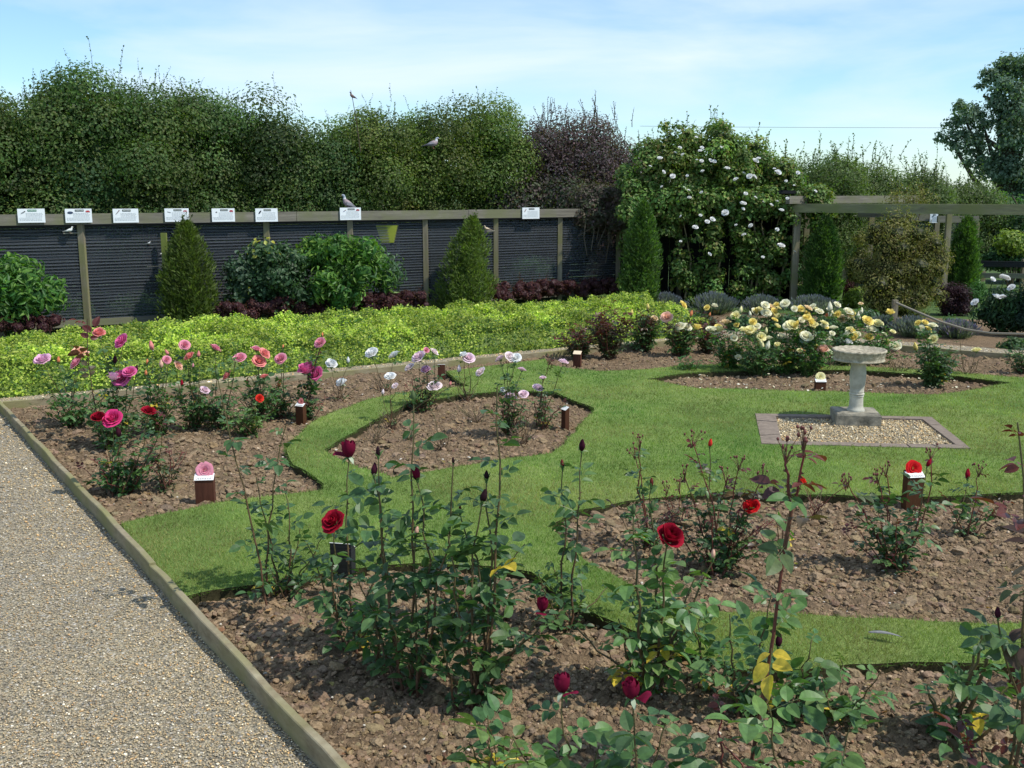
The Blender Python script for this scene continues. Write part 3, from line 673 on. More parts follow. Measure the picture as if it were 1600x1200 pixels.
def core(mb, cs, rr, s=.8, flat=.85, col=(.02, .035, .012)):
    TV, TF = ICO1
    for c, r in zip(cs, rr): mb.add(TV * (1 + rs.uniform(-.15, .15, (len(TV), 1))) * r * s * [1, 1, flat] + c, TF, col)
def shoots(mb, pts, lens, size, pal, stem=(.08, .07, .04), lean=.3, step=.035, w=.004, tpl=LEAF4):
    P_, A_, N_ = [], [], []
    for p, l in zip(pts, lens):
        d = np.array([rs.normal(0, lean), rs.normal(0, lean), 1.0]); d /= np.linalg.norm(d); b = rs.normal(0, .25, 3)
        q = [p + d * l * t + b * l * t * t * .5 for t in (0, .33, .66, 1)]; tube(mb, q, [w, w * .8, w * .6, w * .3], 3, stem, False)
        m = max(3, int(l / step)); t = np.linspace(.05, 1, m)[:, None]; pp = p + d * l * t + b * l * t * t * .5
        P_.append(pp); a = rs.normal(size=(m, 3)); a[:, 2] = np.abs(a[:, 2]) * .6 + .3; A_.append(a); N_.append(rs.normal(size=(m, 3)) + [0, 0, .5])
    P_ = np.concatenate(P_); place(mb, tpl, P_, np.concatenate(A_), np.concatenate(N_), size * rs.uniform(.6, 1.2, len(P_)), col_jit(pal, len(P_)))
def trunk_mb(base, top, r, limbs=5, spread=.9):
    mb = MB(); base, top = np.array(base, float), np.array(top, float)
    pts = [base + (top - base) * t + rs.normal(0, .05, 3) * (t > 0) for t in np.linspace(0, 1, 6)]; tube(mb, pts, r * np.linspace(1.15, .45, 6), 8, (.10, .085, .06))
    for k in range(limbs):
        t = rs.uniform(.35, .95); s = base + (top - base) * t; d = np.array([rs.normal(), rs.normal() * .6, rs.uniform(.5, 1.4)]); d /= np.linalg.norm(d); l = spread * rs.uniform(.6, 1.2)
        tube(mb, [s, s + d * l * .5 + [0, 0, -.03], s + d * l], [r * .45, r * .3, r * .12], 6, (.10, .085, .06))
    return mb
PG = [(.062, .122, .030), (.080, .145, .034), (.094, .158, .036), (.050, .096, .026), (.11, .16, .04), (.094, .118, .036)]
PGL = [(.07, .13, .030), (.055, .11, .028), (.09, .15, .04), (.04, .09, .02)]
PP = [(.10, .065, .075), (.13, .09, .09), (.07, .085, .055), (.15, .10, .115), (.08, .05, .065)]
def tree(name, label, cat, u, vtop, hw, Y, pal, n=9000, ls=.07, ncl=42, grp=None, sh=26, shl=(.25, .6), shpal=None, zb=0.0, cr=(.34, .6), tr=True, tpl=LEAF4, depth=.8, front=True, shell=(.72, 1.12), topscale=1.0, hue=.18, slw=.006, lean=.2):
    top = P(u, vtop, Y)[2]; X = P(u, 300, Y)[0]; rx = hw * pxm(Y); rz = (top - zb) / 2; ry = depth * min(rx, 1.6)
    r = empty(name, [X, Y, GR], label, cat, grp); c0 = np.array([X, Y, zb + rz])
    if tr: trunk_mb([X, Y + .3, GR], [X + rs.normal(0, .1), Y + .3, zb + rz * 1.5], .11 + .02 * rz, 6, rx * .7).build('trunk', m_bark, r, True)
    d = rdir(ncl, -.95, .5); k = rs.uniform(.62, 1.0, ncl)[:, None]; sq = np.sign(d) * np.abs(d) ** np.array([.75, .9, .7])
    cr_ = rs.uniform(*cr, ncl); cs = c0 + sq * k * (np.array([rx, ry, rz]) - cr_.mean() * .55)
    m_ = MB(); m_.add(ICO2[0] * [rx * .5, ry * .5, rz * .66] * (1 + rs.uniform(-.12, .12, (len(ICO2[0]), 1))) + c0, ICO2[1], pal[0])
    clumps(m_, cs, cr_, n, ls, pal, tpl, shell=shell, front=front, hue=hue)
    if sh:
        hi = cs[np.argsort(-(cs[:, 2] - np.abs(cs[:, 0] - X) * .35))[:max(6, ncl // 3)]]; ii = rs.randint(0, len(hi), sh)
        pts = hi[ii] + np.stack([rs.normal(0, .2, sh), rs.normal(0, .2, sh), rs.uniform(.12, .38, sh)], 1)
        shoots(m_, pts, rs.uniform(*shl, sh) * topscale, ls * .75, shpal or pal, lean=lean, w=slw)
    m_.build('crown', m_leaf, r); return r
TY = lambda u, off=2.6: fp(u, -off)[1]
HG = 'hedge trees behind the aviary'
for (u, v, hw, n, lb, sh) in ((-75, 150, 105, 9000, 'dark green hedge tree cut off by the left edge of the photo', 14), (48, 128, 100, 12000, 'dark green hedge tree with spiky shoots above the first bird board', 26), (160, 112, 95, 13000, 'tallest dark green hedge tree, behind the third bird board', 40),
      (262, 124, 95, 13000, 'dense dark green hedge tree rising behind the tall conifer', 38), (362, 142, 88, 12000, 'dark green hedge tree with brownish sprays, behind the fifth bird board', 26), (432, 190, 52, 7000, 'lower brownish green hedge tree beside the notch of sky', 20)):
    tree('hedge_tree', lb, 'tree', u, v, hw * 1.2, TY(u) + (.35 if sh % 4 else 0), PG, int(n * 4.2), .056, 95, HG, int(sh * 2.4), (.15, .5), cr=(.22, .62), hue=.32, shell=(.6, 1.25), slw=.004)
PH = [(.105, .175, .034), (.14, .21, .04), (.085, .14, .03), (.165, .21, .045), (.12, .145, .042)]
for (u, v, hw, n, lb, sh) in ((505, 195, 72, 9500, 'small green hedge tree just right of the notch of sky', 14), (575, 162, 72, 12000, 'bright green hedge tree with tall thin shoots behind the wood pigeon', 30), (668, 172, 70, 12000, 'green hedge tree in which a pigeon sits', 22), (756, 155, 72, 12000, 'green hedge tree left of the purple-leaved one', 30)):
    tree('hedge_tree', lb, 'tree', u, v, hw, TY(u), PH if u > 510 else PG, int(n * 4.2), .054, 90, HG, int(sh * 2.2), (.15, .5), cr=(.2, .56), hue=.32, shell=(.6, 1.25), slw=.004)
tree('purple_tree', 'purple-brown leaved tree with wispy dark shoots behind the aviary end', 'tree', 878, 172, 112, TY(872) - .2, PP, 36000, .052, 90, None, 60, (.25, .6), PP, slw=.01)
tree('purple_tree', 'lower purple-brown tree between the aviary end and the white climbing rose', 'tree', 950, 200, 66, TY(950) - .7, PP, 26000, .052, 70, None, 40, (.2, .45), PP, slw=.01)
tree('green_shrub', 'dark green foliage mass at the foot of the purple trees, above the rail', 'shrub', 850, 262, 95, TY(850) - .75, [(.075, .10, .05), (.12, .09, .085), (.08, .11, .05), (.11, .075, .075)], 18000, .065, 80, None, 0, zb=.4)
tree('overhanging_vine', 'brownish purple vine hanging over the right end of the aviary rail', 'vine', 945, 285, 52, fp(945, .1)[1], [(.13, .09, .085), (.16, .12, .10), (.10, .12, .065), (.08, .09, .05)], 15000, .055, 60, None, 10, (.1, .25), zb=1.15, cr=(.14, .28), depth=.5, tr=False)
m_ = MB()
for k in range(9):
    s = fp(915 + k * 6, .15, 0); z0 = rs.uniform(1.15, 1.5); pts = [s + [0, 0, z0 + .25], s + [rs.normal(0, .06), -.05, z0 - .1], s + [rs.normal(0, .12), -.05, z0 - rs.uniform(.2, .6)]]; tube(m_, pts, .008, 4, (.2, .17, .12))
m_.build('hanging_stem', m_stem, bpy.data.objects['overhanging_vine'])
PR_ = [(.12, .18, .05), (.09, .145, .045), (.15, .20, .065), (.08, .11, .04)]
for (u, v, hw, Y, lb) in ((1255, 230, 75, 22.6, 'feathery green hedge tree right behind the white climbing rose'), (1335, 246, 62, 23.4, 'feathery green hedge tree over the middle of the pergola'), (1415, 262, 60, 24.2, 'feathery green hedge tree left of the tall poplar'), (1490, 280, 55, 25.0, 'low green hedge tree at the foot of the tall poplar'), (1110, 225, 90, 22.6, 'green hedge tree hidden behind the white climbing rose')):
    tree('feathery_tree', lb, 'tree', u, v + 4, hw * 1.35, Y, PR_, 34000, .078, 90, 'feathery hedge trees behind the pergola', 46, (.25, .6), PR_, tpl=NARROW, slw=.008)
for (u, v, hw, Y, lb) in ((1545, 300, 60, 25.5, 'dark shady shrub under the poplar at the right edge'), (1620, 310, 60, 24.8, 'dark shady shrub cut by the right edge below the poplar'), (1470, 345, 60, 26.5, 'dark shrub behind the second aviary'), (1390, 330, 60, 26, 'dark shrub filling the back of the pergola'), (1310, 330, 60, 26, 'dark shrub behind the pergola post')):
    tree('dark_shrub', lb, 'shrub', u, v, hw, Y, [(.045, .09, .03), (.06, .12, .04), (.08, .13, .05)], 9000, .09, 40, 'dark shrubs behind the pergola', 0)
BT.build('twig', m_bark, next(o for o in bpy.data.objects if o.get('label', '').startswith('bright green hedge tree with tall')))
# the tall loose tree at the right
TYR = 30.0; r = empty('poplar_tree', [*P(1565, 400, TYR)[:2], GR], 'tall wind-blown poplar with loose grey-green crown at the right edge', 'tree')
lobes = [(1575, 120, 34), (1560, 108, 20), (1590, 100, 26), (1600, 170, 52), (1625, 120, 45), (1535, 110 + 25, 10), (1600, 235, 55), (1510, 178, 26), (1500, 168, 15), (1530, 190, 22), (1495, 200, 22), (1475, 212, 13), (1465, 218, 8), (1505, 222, 24), (1528, 225, 22), (1545, 250, 24), (1510, 246, 18), (1570, 205, 34), (1560, 160, 20), (1550, 280, 34), (1640, 200, 60), (1620, 280, 55), (1580, 290, 40), (1535, 125, 12), (1545, 118, 14)]
m_ = MB(); cs = []; rr = []
for (u, v, px) in lobes:
    for k in range(4 if px < 20 else 9):
        dd = rdir(1)[0] * px * .62; R_ = px * rs.uniform(.3, .5); cs.append(P(u + dd[0], v + dd[1], TYR + dd[2] * pxm(TYR) * 1.3)); rr.append(R_ * pxm(TYR))
PT = [(.12, .19, .13), (.15, .22, .15), (.10, .16, .11), (.2, .26, .19)]  # crown tones lightened to put distance haze into the leaf colour
clumps(m_, cs, rr, 34000, .09, PT, shell=(.1, 1.5), front=False, hue=.1)
m_.build('crown', m_leaf, r)
m_ = trunk_mb([*P(1575, 400, TYR)[:2], GR], P(1590, 130, TYR), .28, 3, 1.5); base_ = P(1562, 300, TYR)
for (u, v) in ((1505, 180), (1480, 212), (1520, 240), (1560, 120), (1600, 110), (1630, 160), (1535, 190)):
    t = P(u, v, TYR); s = base_ + [0, 0, rs.uniform(-.6, .6)]; tube(m_, [s, (s + t) / 2 + [0, 0, -.15], t], [.09, .06, .02], 6, (.10, .085, .06))
m_.build('trunk', m_bark, r, True)
# overhead wire
m_ = MB(); Yw = 45; tube(m_, [P(1000, 197, Yw), P(1150, 198.5, Yw), P(1300, 199.3, Yw), P(1460, 199.6, Yw), P(1700, 199, Yw)], .007, 4, (.3, .32, .35), False)
tag(m_.build('overhead_wire', m_steel), 'thin overhead wire crossing the sky left of the poplar', 'wire')
# ---------------------------------------------------------------- conifers
def conifer(u, vb, vt, wpx, Y, label, seed, pal, lean=0, blunt=.75):
    b = P(u, vb, Y); top = P(u + lean, vt, Y)[2]; base = np.array([b[0], Y, min(b[2], 0)]); H = top - base[2]; R = wpx * pxm(Y) / 2 * .9
    r = empty('conifer', base, label, 'conifer', 'clipped columnar conifers beside the aviaries')
    def prof(t): return R * np.clip((1 - t) ** blunt * (.82 + .9 * t), 0, 1.0) * np.clip(.8 + t * 2, 0, 1)
    n = 9000; t = rs.uniform(0, 1, n) ** 1.15; a = rs.uniform(0, 2 * math.pi, n); fr = rs.rand(n) < .65; a = np.where(fr & (np.sin(a) > .3), -a, a)
    lump = .34 * (vn(a * 1.6 + seed, t * H * 3.2, seed) - .5) * 2 + .22 * (vn(a * 5, t * H * 11, seed + 2) - .5) * 2
    rad = (prof(t) * (1 + lump) + .012) * rs.uniform(.72, 1.10, n)
    ln = lean * pxm(Y)
    pos = base + np.stack([rad * np.cos(a) + ln * t, rad * np.sin(a), t * H * (1 + .05 * rs.rand(n))], 1)
    out = np.stack([np.cos(a), np.sin(a), np.full(n, .1)], 1); tan = np.stack([-np.sin(a), np.cos(a), 0 * a], 1)
    ax = out * rs.uniform(.1, 1.2, (n, 1)) + [0, 0, .8] + tan * rs.normal(0, .75, (n, 1)); nr = tan * rs.normal(0, 1, (n, 1)) + out * rs.normal(.5, .7, (n, 1)) + [0, 0, .3]
    tone = .75 + .6 * vn(a * 3 + seed, t * H * 6, seed + 7)
    m_ = MB(); place(m_, NARROW, pos, ax, nr, rs.uniform(.05, .12, n) * (1 - .3 * t), col_jit(pal, n) * tone[:, None] * 1.25, wid=.8)
    k = 18; prof_ = [(max(.01, float(prof(np.array(q)) * .62)), q * H) for q in np.linspace(0, .97, 14)]; m2 = MB(); lathe(m2, base, prof_, k, pal[0]); V = m2.V[0]; V[:, 0] += ln * (V[:, 2] - base[2]) / H; m_.add(V, m2.F4[0], pal[0])
    ns = 90; k2 = rs.choice(n, ns); k2 = k2[rad[k2] > .02]; shoots(m_, (base + (pos[k2] - base) * [.93, .93, 1]), rs.uniform(.08, .22, len(k2)), .065, pal, lean=.35, step=.016, tpl=NARROW)
    ns = 18; pts = base + np.stack([ln * .97 + rs.normal(0, .06, ns), rs.normal(0, .06, ns), H * rs.uniform(.84, .98, ns)], 1)
    shoots(m_, pts, rs.uniform(.08, .2, ns), .06, pal, lean=.15, step=.02, tpl=NARROW)
    m_.build('foliage', m_leaf, r)
    m_ = MB(); tube(m_, [base, base + [0, 0, H * .5]], [.05, .02], 7, (.12, .08, .05)); m_.build('trunk', m_bark, r)
PC1 = [(.055, .085, .016), (.085, .12, .025), (.04, .065, .012), (.11, .145, .035)]
PC2 = [(.085, .135, .028), (.12, .17, .04), (.06, .10, .02), (.15, .19, .055)]
PC3 = [(.05, .105, .022), (.075, .14, .03), (.035, .08, .018), (.09, .155, .04)]
conifer(300, 512, 352, 92, fp(300, .55)[1], 'broad dark olive conifer between the thin green post and open netting', 1, PC1)
conifer(722, 497, 345, 96, fp(722, .5)[1], 'yellow-green conical conifer before the grey boards of the aviary', 2, PC2, 18, .8)
conifer(996, 482, 322, 60, 17.7, 'slim mid green conifer at the right end of the aviary', 3, PC3, 6, .72)
conifer(1281, 466, 345, 60, 19.05, 'mid green conifer just right of the nearest pergola post', 4, PC3, 2, .7)
conifer(1500, 450, 345, 56, 21.0, 'mid green conifer behind the purple shrub, before the second aviary', 5, PC3, 4, .7)
# ---------------------------------------------------------------- lime ground cover and low purple hedge
def band(n, s0, s1, d0, d1):
    t = rs.uniform(s0, s1, n); d = rs.uniform(d0, d1, n); p = cW + eB * t[:, None] + nB * d[:, None]; return p[:, 0], p[:, 1], t, d
Lb = np.linalg.norm(cN - cW)
wd = float(np.dot(fA - cW, nB)); print('band width', wd, 'Lb', Lb)
def hh(t, d):
    k = np.clip((d - .56) / .16, 0, 1) ** .5 * np.clip((2.5 - d) / .3, 0, 1) ** .5
    k = k * np.clip((Lb + .1 - t) / .5, 0, 1) ** .5
    m, _ = worley(t * 1.9, d * 2.1, 3)
    return k * (.15 + .10 * d / 2 + .22 * (fbm(t * 1.6, d * 1.6, 31) - .3) + .09 * np.minimum(m * 1.6, 1) + .05 * vn(t * 9, d * 9, 33))
g1 = np.linspace(-3.5, Lb + .1, 240); g2 = np.linspace(.56, 2.5, 60); T_, D_ = np.meshgrid(g1, g2); Hh = hh(T_, D_) - .02
PX = cW[0] + eB[0] * T_ + nB[0] * D_; PY = cW[1] + eB[1] * T_ + nB[1] * D_
idx = np.arange(T_.size).reshape(T_.shape); F = np.stack([idx[:-1, :-1], idx[:-1, 1:], idx[1:, 1:], idx[1:, :-1]], -1).reshape(-1, 4)
PLM = [(.36, .43, .06), (.46, .51, .09), (.25, .34, .045), (.54, .57, .15), (.17, .27, .04)]
m_ = MB(); m_.add(np.stack([PX, PY, Hh * .86 - .02], -1).reshape(-1, 3), F, (.16, .24, .035))
x, y, t, d = band(190000, -3.5, Lb + .1, .54, 2.5); n = len(x); hz = hh(t, d); pk = vn(t * 14, d * 14, 40)
z = hz * rs.uniform(.88, 1.06, n) + .05 * pk * np.clip((d - .54) * 8, 0, 1); fr = d < .72; z = np.where(fr & (rs.rand(n) < .5), rs.uniform(.2, 1, n) * hz, z)
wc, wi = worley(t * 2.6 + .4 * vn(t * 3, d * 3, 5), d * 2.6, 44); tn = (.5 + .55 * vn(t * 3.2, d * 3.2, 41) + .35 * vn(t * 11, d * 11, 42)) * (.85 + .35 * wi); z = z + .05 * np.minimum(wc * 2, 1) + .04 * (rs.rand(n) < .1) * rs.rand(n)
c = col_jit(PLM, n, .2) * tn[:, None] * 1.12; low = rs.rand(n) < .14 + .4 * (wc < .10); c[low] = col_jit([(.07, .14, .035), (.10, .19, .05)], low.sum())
nr = np.stack([rs.normal(0, .7, n) + .15, rs.normal(0, .6, n) - .3 - .6 * (d < 1.0), np.full(n, .8)], 1); ax = np.stack([rs.normal(size=n), rs.normal(size=n), rs.normal(0, .5, n) + .3], 1)
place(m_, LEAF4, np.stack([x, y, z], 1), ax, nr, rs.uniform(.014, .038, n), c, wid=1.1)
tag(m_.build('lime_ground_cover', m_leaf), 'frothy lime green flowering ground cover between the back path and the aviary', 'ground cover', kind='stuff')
PB = [(.09, .028, .03), (.13, .045, .04), (.06, .02, .024), (.10, .06, .035)]
def low_hedge(u0, u1, off, hgt, label):
    a, b = fp(u0, off), fp(u1, off); hgt -= .03; Lh = np.linalg.norm(b - a); n = int(Lh * 60); m_ = MB()
    t = rs.uniform(0, 1, n); cs = a + (b - a) * t[:, None]; cs[:, :2] += fn * rs.uniform(-.16, .16, (n, 1)); cs[:, 2] = rs.uniform(.08, hgt - .08, n) * (.85 + .3 * vn(t * Lh * 2, t * 0, 61)); rr = rs.uniform(.06, .12, n)
    core(m_, cs, rr, .75, 1, PB[2]); clumps(m_, cs, rr, int(Lh * 2200), .032, PB, hue=.2, shell=(.8, 1.15)); k = int(Lh * 12)
    shoots(m_, cs[rs.randint(0, n, k)] + [0, 0, .12], rs.uniform(.05, .14, k), .03, PB, step=.02, w=.003)
    tag(m_.build('low_hedge', m_leaf), label, 'hedge', 'low purple hedge strips along the aviary foot')
low_hedge(-120, 76, .85, .36, 'low purple hedge below the laurel at the far left'); low_hedge(335, 660, .85, .42, 'long low purple hedge under the big laurel and netting')
low_hedge(762, 960, .45, .40, 'low purple hedge right of the conical yellow-green conifer')
# ---------------------------------------------------------------- laurels and shrubs by the aviary
def shrub(name, label, u, vt, vb, wpx, Y, pal, n, ls, tpl=LANCE, cat='shrub', ncl=26, cr=(.14, .26), sh=0, hue=.15, spots=None, zb=None, group=None, shell=(.6, 1.2), dep=.8, gap=None, corec=None):
    c = P(u, (vt + vb) / 2, Y); rx = wpx / 2 * pxm(Y); rz = (vb - vt) / 2 * pxm(Y); b = np.array([c[0], Y, 0.0]); r = empty(name, b, label, cat, group)
    d = rdir(ncl, -1, .5); cr_ = rs.uniform(*cr, ncl); cs = c + d * rs.uniform(.35, 1, ncl)[:, None] * np.maximum(np.array([rx, rx * dep, rz]) - cr_.mean() * .8, .03)
    m_ = MB()
    if corec is not False: core(m_, cs, cr_, .55, .85, corec or pal[0])
    clumps(m_, cs, cr_, n, ls, pal, tpl, hue=hue, shell=shell, zmin=-1)
    if spots: nn = int(n * .008); clumps(m_, cs[:3], cr_[:3], nn, ls * 1.1, spots, tpl, shell=(1, 1.25))
    if sh:
        ii = rs.randint(0, ncl, sh); shoots(m_, cs[ii] + [0, 0, .1], rs.uniform(.1, .3, sh), ls * .8, pal, tpl=LEAF4)
    m_.build('foliage', m_shrub, r)
    m_ = MB()
    for k in range(6): e_ = cs[k]; tube(m_, [b + [rs.normal(0, .06), rs.normal(0, .05), -.1], (b + e_) / 2 + rs.normal(0, .04, 3), e_], [.018, .013, .006], 5, (.12, .09, .05))
    m_.build('stem', m_stem, r); return r
PLR = [(.06, .16, .028), (.10, .22, .035), (.035, .11, .025), (.16, .28, .05)]
PDK = [(.035, .085, .03), (.05, .11, .04), (.025, .06, .022), (.09, .15, .07)]
shrub('laurel_shrub', 'glossy bright green laurel at the left edge before the aviary netting', 15, 385, 520, 175, fp(25, .6)[1], PLR, 4500, .11, ncl=50)
shrub('laurel_shrub', 'big glossy bright green laurel spreading before two aviary posts', 522, 350, 500, 205, fp(535, .7)[1], PLR, 6500, .11, ncl=60)
shrub('camellia_shrub', 'dark green shrub with a few yellow leaves left of the big laurel', 428, 362, 500, 120, fp(440, .75)[1], PDK, 5000, .065, LEAFM, ncl=44, spots=[(.6, .5, .05), (.5, .5, .1)])
shrub('camellia_shrub', 'small grey-green shrub just right of the tall conifer, before the netting', 375, 385, 500, 50, fp(378, .55)[1], [(.05, .10, .05), (.09, .14, .09), (.03, .07, .03)], 1000, .07, LEAFM)
shrub('laurel_shrub', 'loose laurel sprays reaching right of the big laurel over the netting', 606, 385, 490, 56, fp(605, .65)[1], [(.06, .13, .05), (.10, .17, .09)], 500, .11, ncl=12, corec=False)
shrub('aviary_shrub', 'feathery blue-green shrub growing inside the aviary behind the netting', 822, 395, 462, 86, fp(822, -.5)[1], [(.06, .14, .05), (.09, .20, .07), (.05, .11, .06)], 5000, .05, NARROW, ncl=18)
shrub('aviary_shrub', 'dim green plant inside the aviary left of the tall conifer', 215, 455, 508, 110, fp(215, -.5)[1], [(.05, .11, .04), (.08, .16, .06)], 2500, .06, NARROW, ncl=18)
shrub('aviary_shrub', 'dim green plant inside the aviary behind the first post', 120, 460, 510, 80, fp(120, -.5)[1], [(.05, .11, .04), (.08, .16, .06)], 1500, .06, NARROW, ncl=12)
# ---------------------------------------------------------------- climbing rose over a timber shelter, dark walls added to darken its gaps
YC = 19.6
sh_ = empty('dark_gap_shelter', [*P(1130, 470, YC + .9)[:2], GR], 'timber shelter with added dark walls to darken gaps under the white climbing rose', 'shelter')
x0, x1 = P(985, 400, YC + .9)[0], P(1225, 400, YC + .9)[0]; zt = P(1130, 300, YC)[2]
m_ = MB()
for k in range(15): xx = x0 + (x1 - x0) * (k + .5) / 15; beam(m_, [xx, YC + 1.2, GR], [xx, YC + 1.2, zt], (x1 - x0) / 15 - .008, .02)
m_.build('back_wall', m_dark, sh_)
m_ = MB(); box(m_, [(x0 + x1) / 2, YC + .65, zt], (x1 - x0) / 2, .7, .03); m_.build('shade_roof', m_dark, sh_)
for xx in (x0 + .03, x1 - .03): m_ = MB(); box(m_, [xx, YC + .6, zt / 2 - .1], .02, .6, zt / 2 + .06); m_.build('side_wall', m_dark, sh_)
for u in (992, 1062, 1165, 1222): post(sh_, P(u, 400, YC + 1.05), .09, zt - .035)
cr = empty('climbing_rose', [*P(1120, 470, YC)[:2], GR], 'large white-flowered climbing rose smothering the timber shelter', 'climbing rose')
cs = []; rr = []
def okp(u, v):
    if v < 198 + (max(0, 1040 - u) * .95 if u < 1085 else max(0, u - 1130) * .62): return False
    if v > 225 and u < 975 + max(0, (300 - v) * .0): return False
    if ((u - 1036) / 20) ** 2 + ((v - 425) / 62) ** 2 < 1 or ((u - 1139) / 17) ** 2 + ((v - 405) / 55) ** 2 < 1: return False
    if u > 1225 and v > 330: return rs.rand() < .25
    if v > 455: return rs.rand() < .3
    if u < 1060 and v > 380: return rs.rand() < .5
    return True
while len(cs) < 420:
    u, v = rs.uniform(968, 1290), rs.uniform(188, 480)
    if okp(u, v):
        cs.append(P(u, v, YC + rs.uniform(-.28, .25) + (.8 * rs.rand() if v < 300 else 0))); rr.append(rs.uniform(.10, .20) if v > 330 else rs.uniform(.12, .27))
PCR = [(.10, .19, .035), (.15, .25, .05), (.07, .14, .03), (.20, .28, .07), (.18, .17, .05)]
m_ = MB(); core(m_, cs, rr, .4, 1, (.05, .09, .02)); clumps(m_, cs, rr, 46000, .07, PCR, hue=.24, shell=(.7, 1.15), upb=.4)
k = 60; ii = [i for i in range(len(cs)) if cs[i][2] > 2.4]; shoots(m_, [cs[i] + np.array([0, 0, .15]) for i in rs.choice(ii, k)], rs.uniform(.15, .4, k), .05, PCR, w=.006)
m_.build('foliage', m_shrub, cr)
m_ = MB()
for u in (985, 1070, 1115, 1170, 1178, 1190, 1215): b = P(u, 478, YC - .02); b[2] = 0; tube(m_, [b, b + [.1, .05, .7], b + [-.05, .1, 1.4], b + [.1, .1, 2.0]], [.022, .018, .014, .01], 6, (.25, .2, .1))
m_.build('stem', m_stem, cr)
# ---------------------------------------------------------------- pergola
pg = empty('pergola', [*P(1240, 467, 19.2)[:2], 0], 'weathered timber pergola frame with algae-stained beams at the right', 'pergola')
p0 = G(1239, 468)[:2]; pz = P(1235, 325, p0[1])[2]; eP = np.array([3.2, -2.2]); eP /= np.linalg.norm(eP)
m_algae = M_wood('algae_stained_beam', (.14, .13, .08), (.24, .23, .13), (.33, .34, .16), 8, (.3, .3, 2))
m_ = MB(); a = np.array([*(p0 - eP * .25), pz]); b = np.array([*(p0 + eP * 5.5), pz]); beam(m_, a, b, .10, .16); m_.build('long_beam', m_algae, pg)
eQ = np.array([.80, .60]); m_ = MB(); a = np.array([*(p0 - eQ * .3), pz + .15]); b = np.array([*(p0 + eQ * 3.9), pz + .15]); beam(m_, a, b, .09, .14); m_.build('cross_beam', m_rail, pg)
m_ = MB(); q0 = p0 + eQ * .9; a = np.array([*(q0 - eP * .2), pz + .0]); b = np.array([*(q0 + eP * 6.5), pz + .02]); beam(m_, a + [0, 0, .0], b, .09, .15); m_.build('long_beam', m_algae, pg)
m_ = MB(); q1 = p0 + eQ * 1.9; a = np.array([*q1, pz - .13]); b = np.array([*(q1 + eP * .9), pz - .13]); beam(m_, a, b, .08, .13); m_.build('short_beam', m_rail, pg)
post(pg, p0, .12, pz - .082)
for u, yy in ((1258, 20.6), (1358, 20.5), (1478, 20.8)): post(pg, P(u, 400, yy), .10, pz - .1)
# ---------------------------------------------------------------- second aviary
a2 = empty('small_aviary', [*P(1420, 440, 22.8)[:2], 0], 'second weathered aviary seen through the pergola', 'aviary')
Y2 = 22.8; z2 = P(1400, 339, Y2)[2]
m_ = MB(); beam(m_, [P(1285, 339, Y2)[0], Y2, z2], [P(1380, 339, Y2)[0], Y2, z2], .06, .17); m_.build('top_rail', m_rail, a2)
m_ = MB(); beam(m_, [P(1380.6, 339, Y2)[0], Y2, z2 - .002], [P(1462, 339, Y2)[0], Y2, z2 - .002], .06, .17); m_.build('top_rail', m_rail, a2)
m_ = MB(); beam(m_, [P(1463, 345, Y2 - .7)[0], Y2 - .75, z2 - .03], [P(1527, 345, Y2 - .7)[0], Y2 - .75, z2 - .03], .06, .14); m_.build('top_rail', m_rail, a2)
for u, yy in ((1320, 0), (1400, 0), (1460, 0), (1478, -.75), (1522, -.75)): post(a2, P(u, 400, Y2 + yy + .02), .10, z2 - .1)
m_ = MB(); beam(m_, [P(1285, 400, Y2)[0], Y2 + 1.0, z2 / 2 - .1], [P(1530, 400, Y2)[0], Y2 + 1.0, z2 / 2 - .1], .03, z2); m_.build('back_wall', m_dark, a2)
for u0, u1, yy in ((1322, 1398, .04), (1402, 1458, .04), (1482, 1519, -.72)):
    a_, b_ = P(u0, 400, Y2 + yy)[0], P(u1, 400, Y2 + yy)[0]; m_ = MB(); m_.add([[a_, Y2 + yy, .03], [b_, Y2 + yy, .03], [b_, Y2 + yy, z2 - .1], [a_, Y2 + yy, z2 - .1]], [[0, 1, 2, 3]]); m_.build('netting', m_net, a2)
for (u, v, w_, lb) in ((1323, 338, 15, 'white bird board by the left post of the second aviary'), (1350, 338, 8, 'narrow white bird board left of the middle pergola post'), (1379, 339, 8, 'small white bird board right of the middle pergola post'), (1459, 341, 12, 'white bird board above the golden shrub on the second aviary')):
    c = P(u, v, Y2 - .06); bird_sign(c, (1, 0), (0, -1), w_ * pxm(Y2), 14 * pxm(Y2), dk, ((.1, .15, .18), (.16, .05, .3), None), -.15, None, lb, group='white bird boards on the second aviary')
# rail fence at far right
rf = empty('rail_fence', [*P(1565, 440, 21.5)[:2], 0], 'dark timber rail fence at the far right behind the white peonies', 'fence')
for (v, hh_, mt) in ((412, .12, m_dark), (430, .1, m_rail)):
    a_, b_ = P(1520, v, 21.5), P(1640, v + 2, 20.9); m_ = MB(); beam(m_, a_, b_, .05, hh_); m_.build('rail', mt, rf)
for u in (1536, 1600): post(rf, P(u, 420, 21.5 if u < 1550 else 21.2), .10, P(u, 424 if u < 1550 else 404, 21.4)[2])
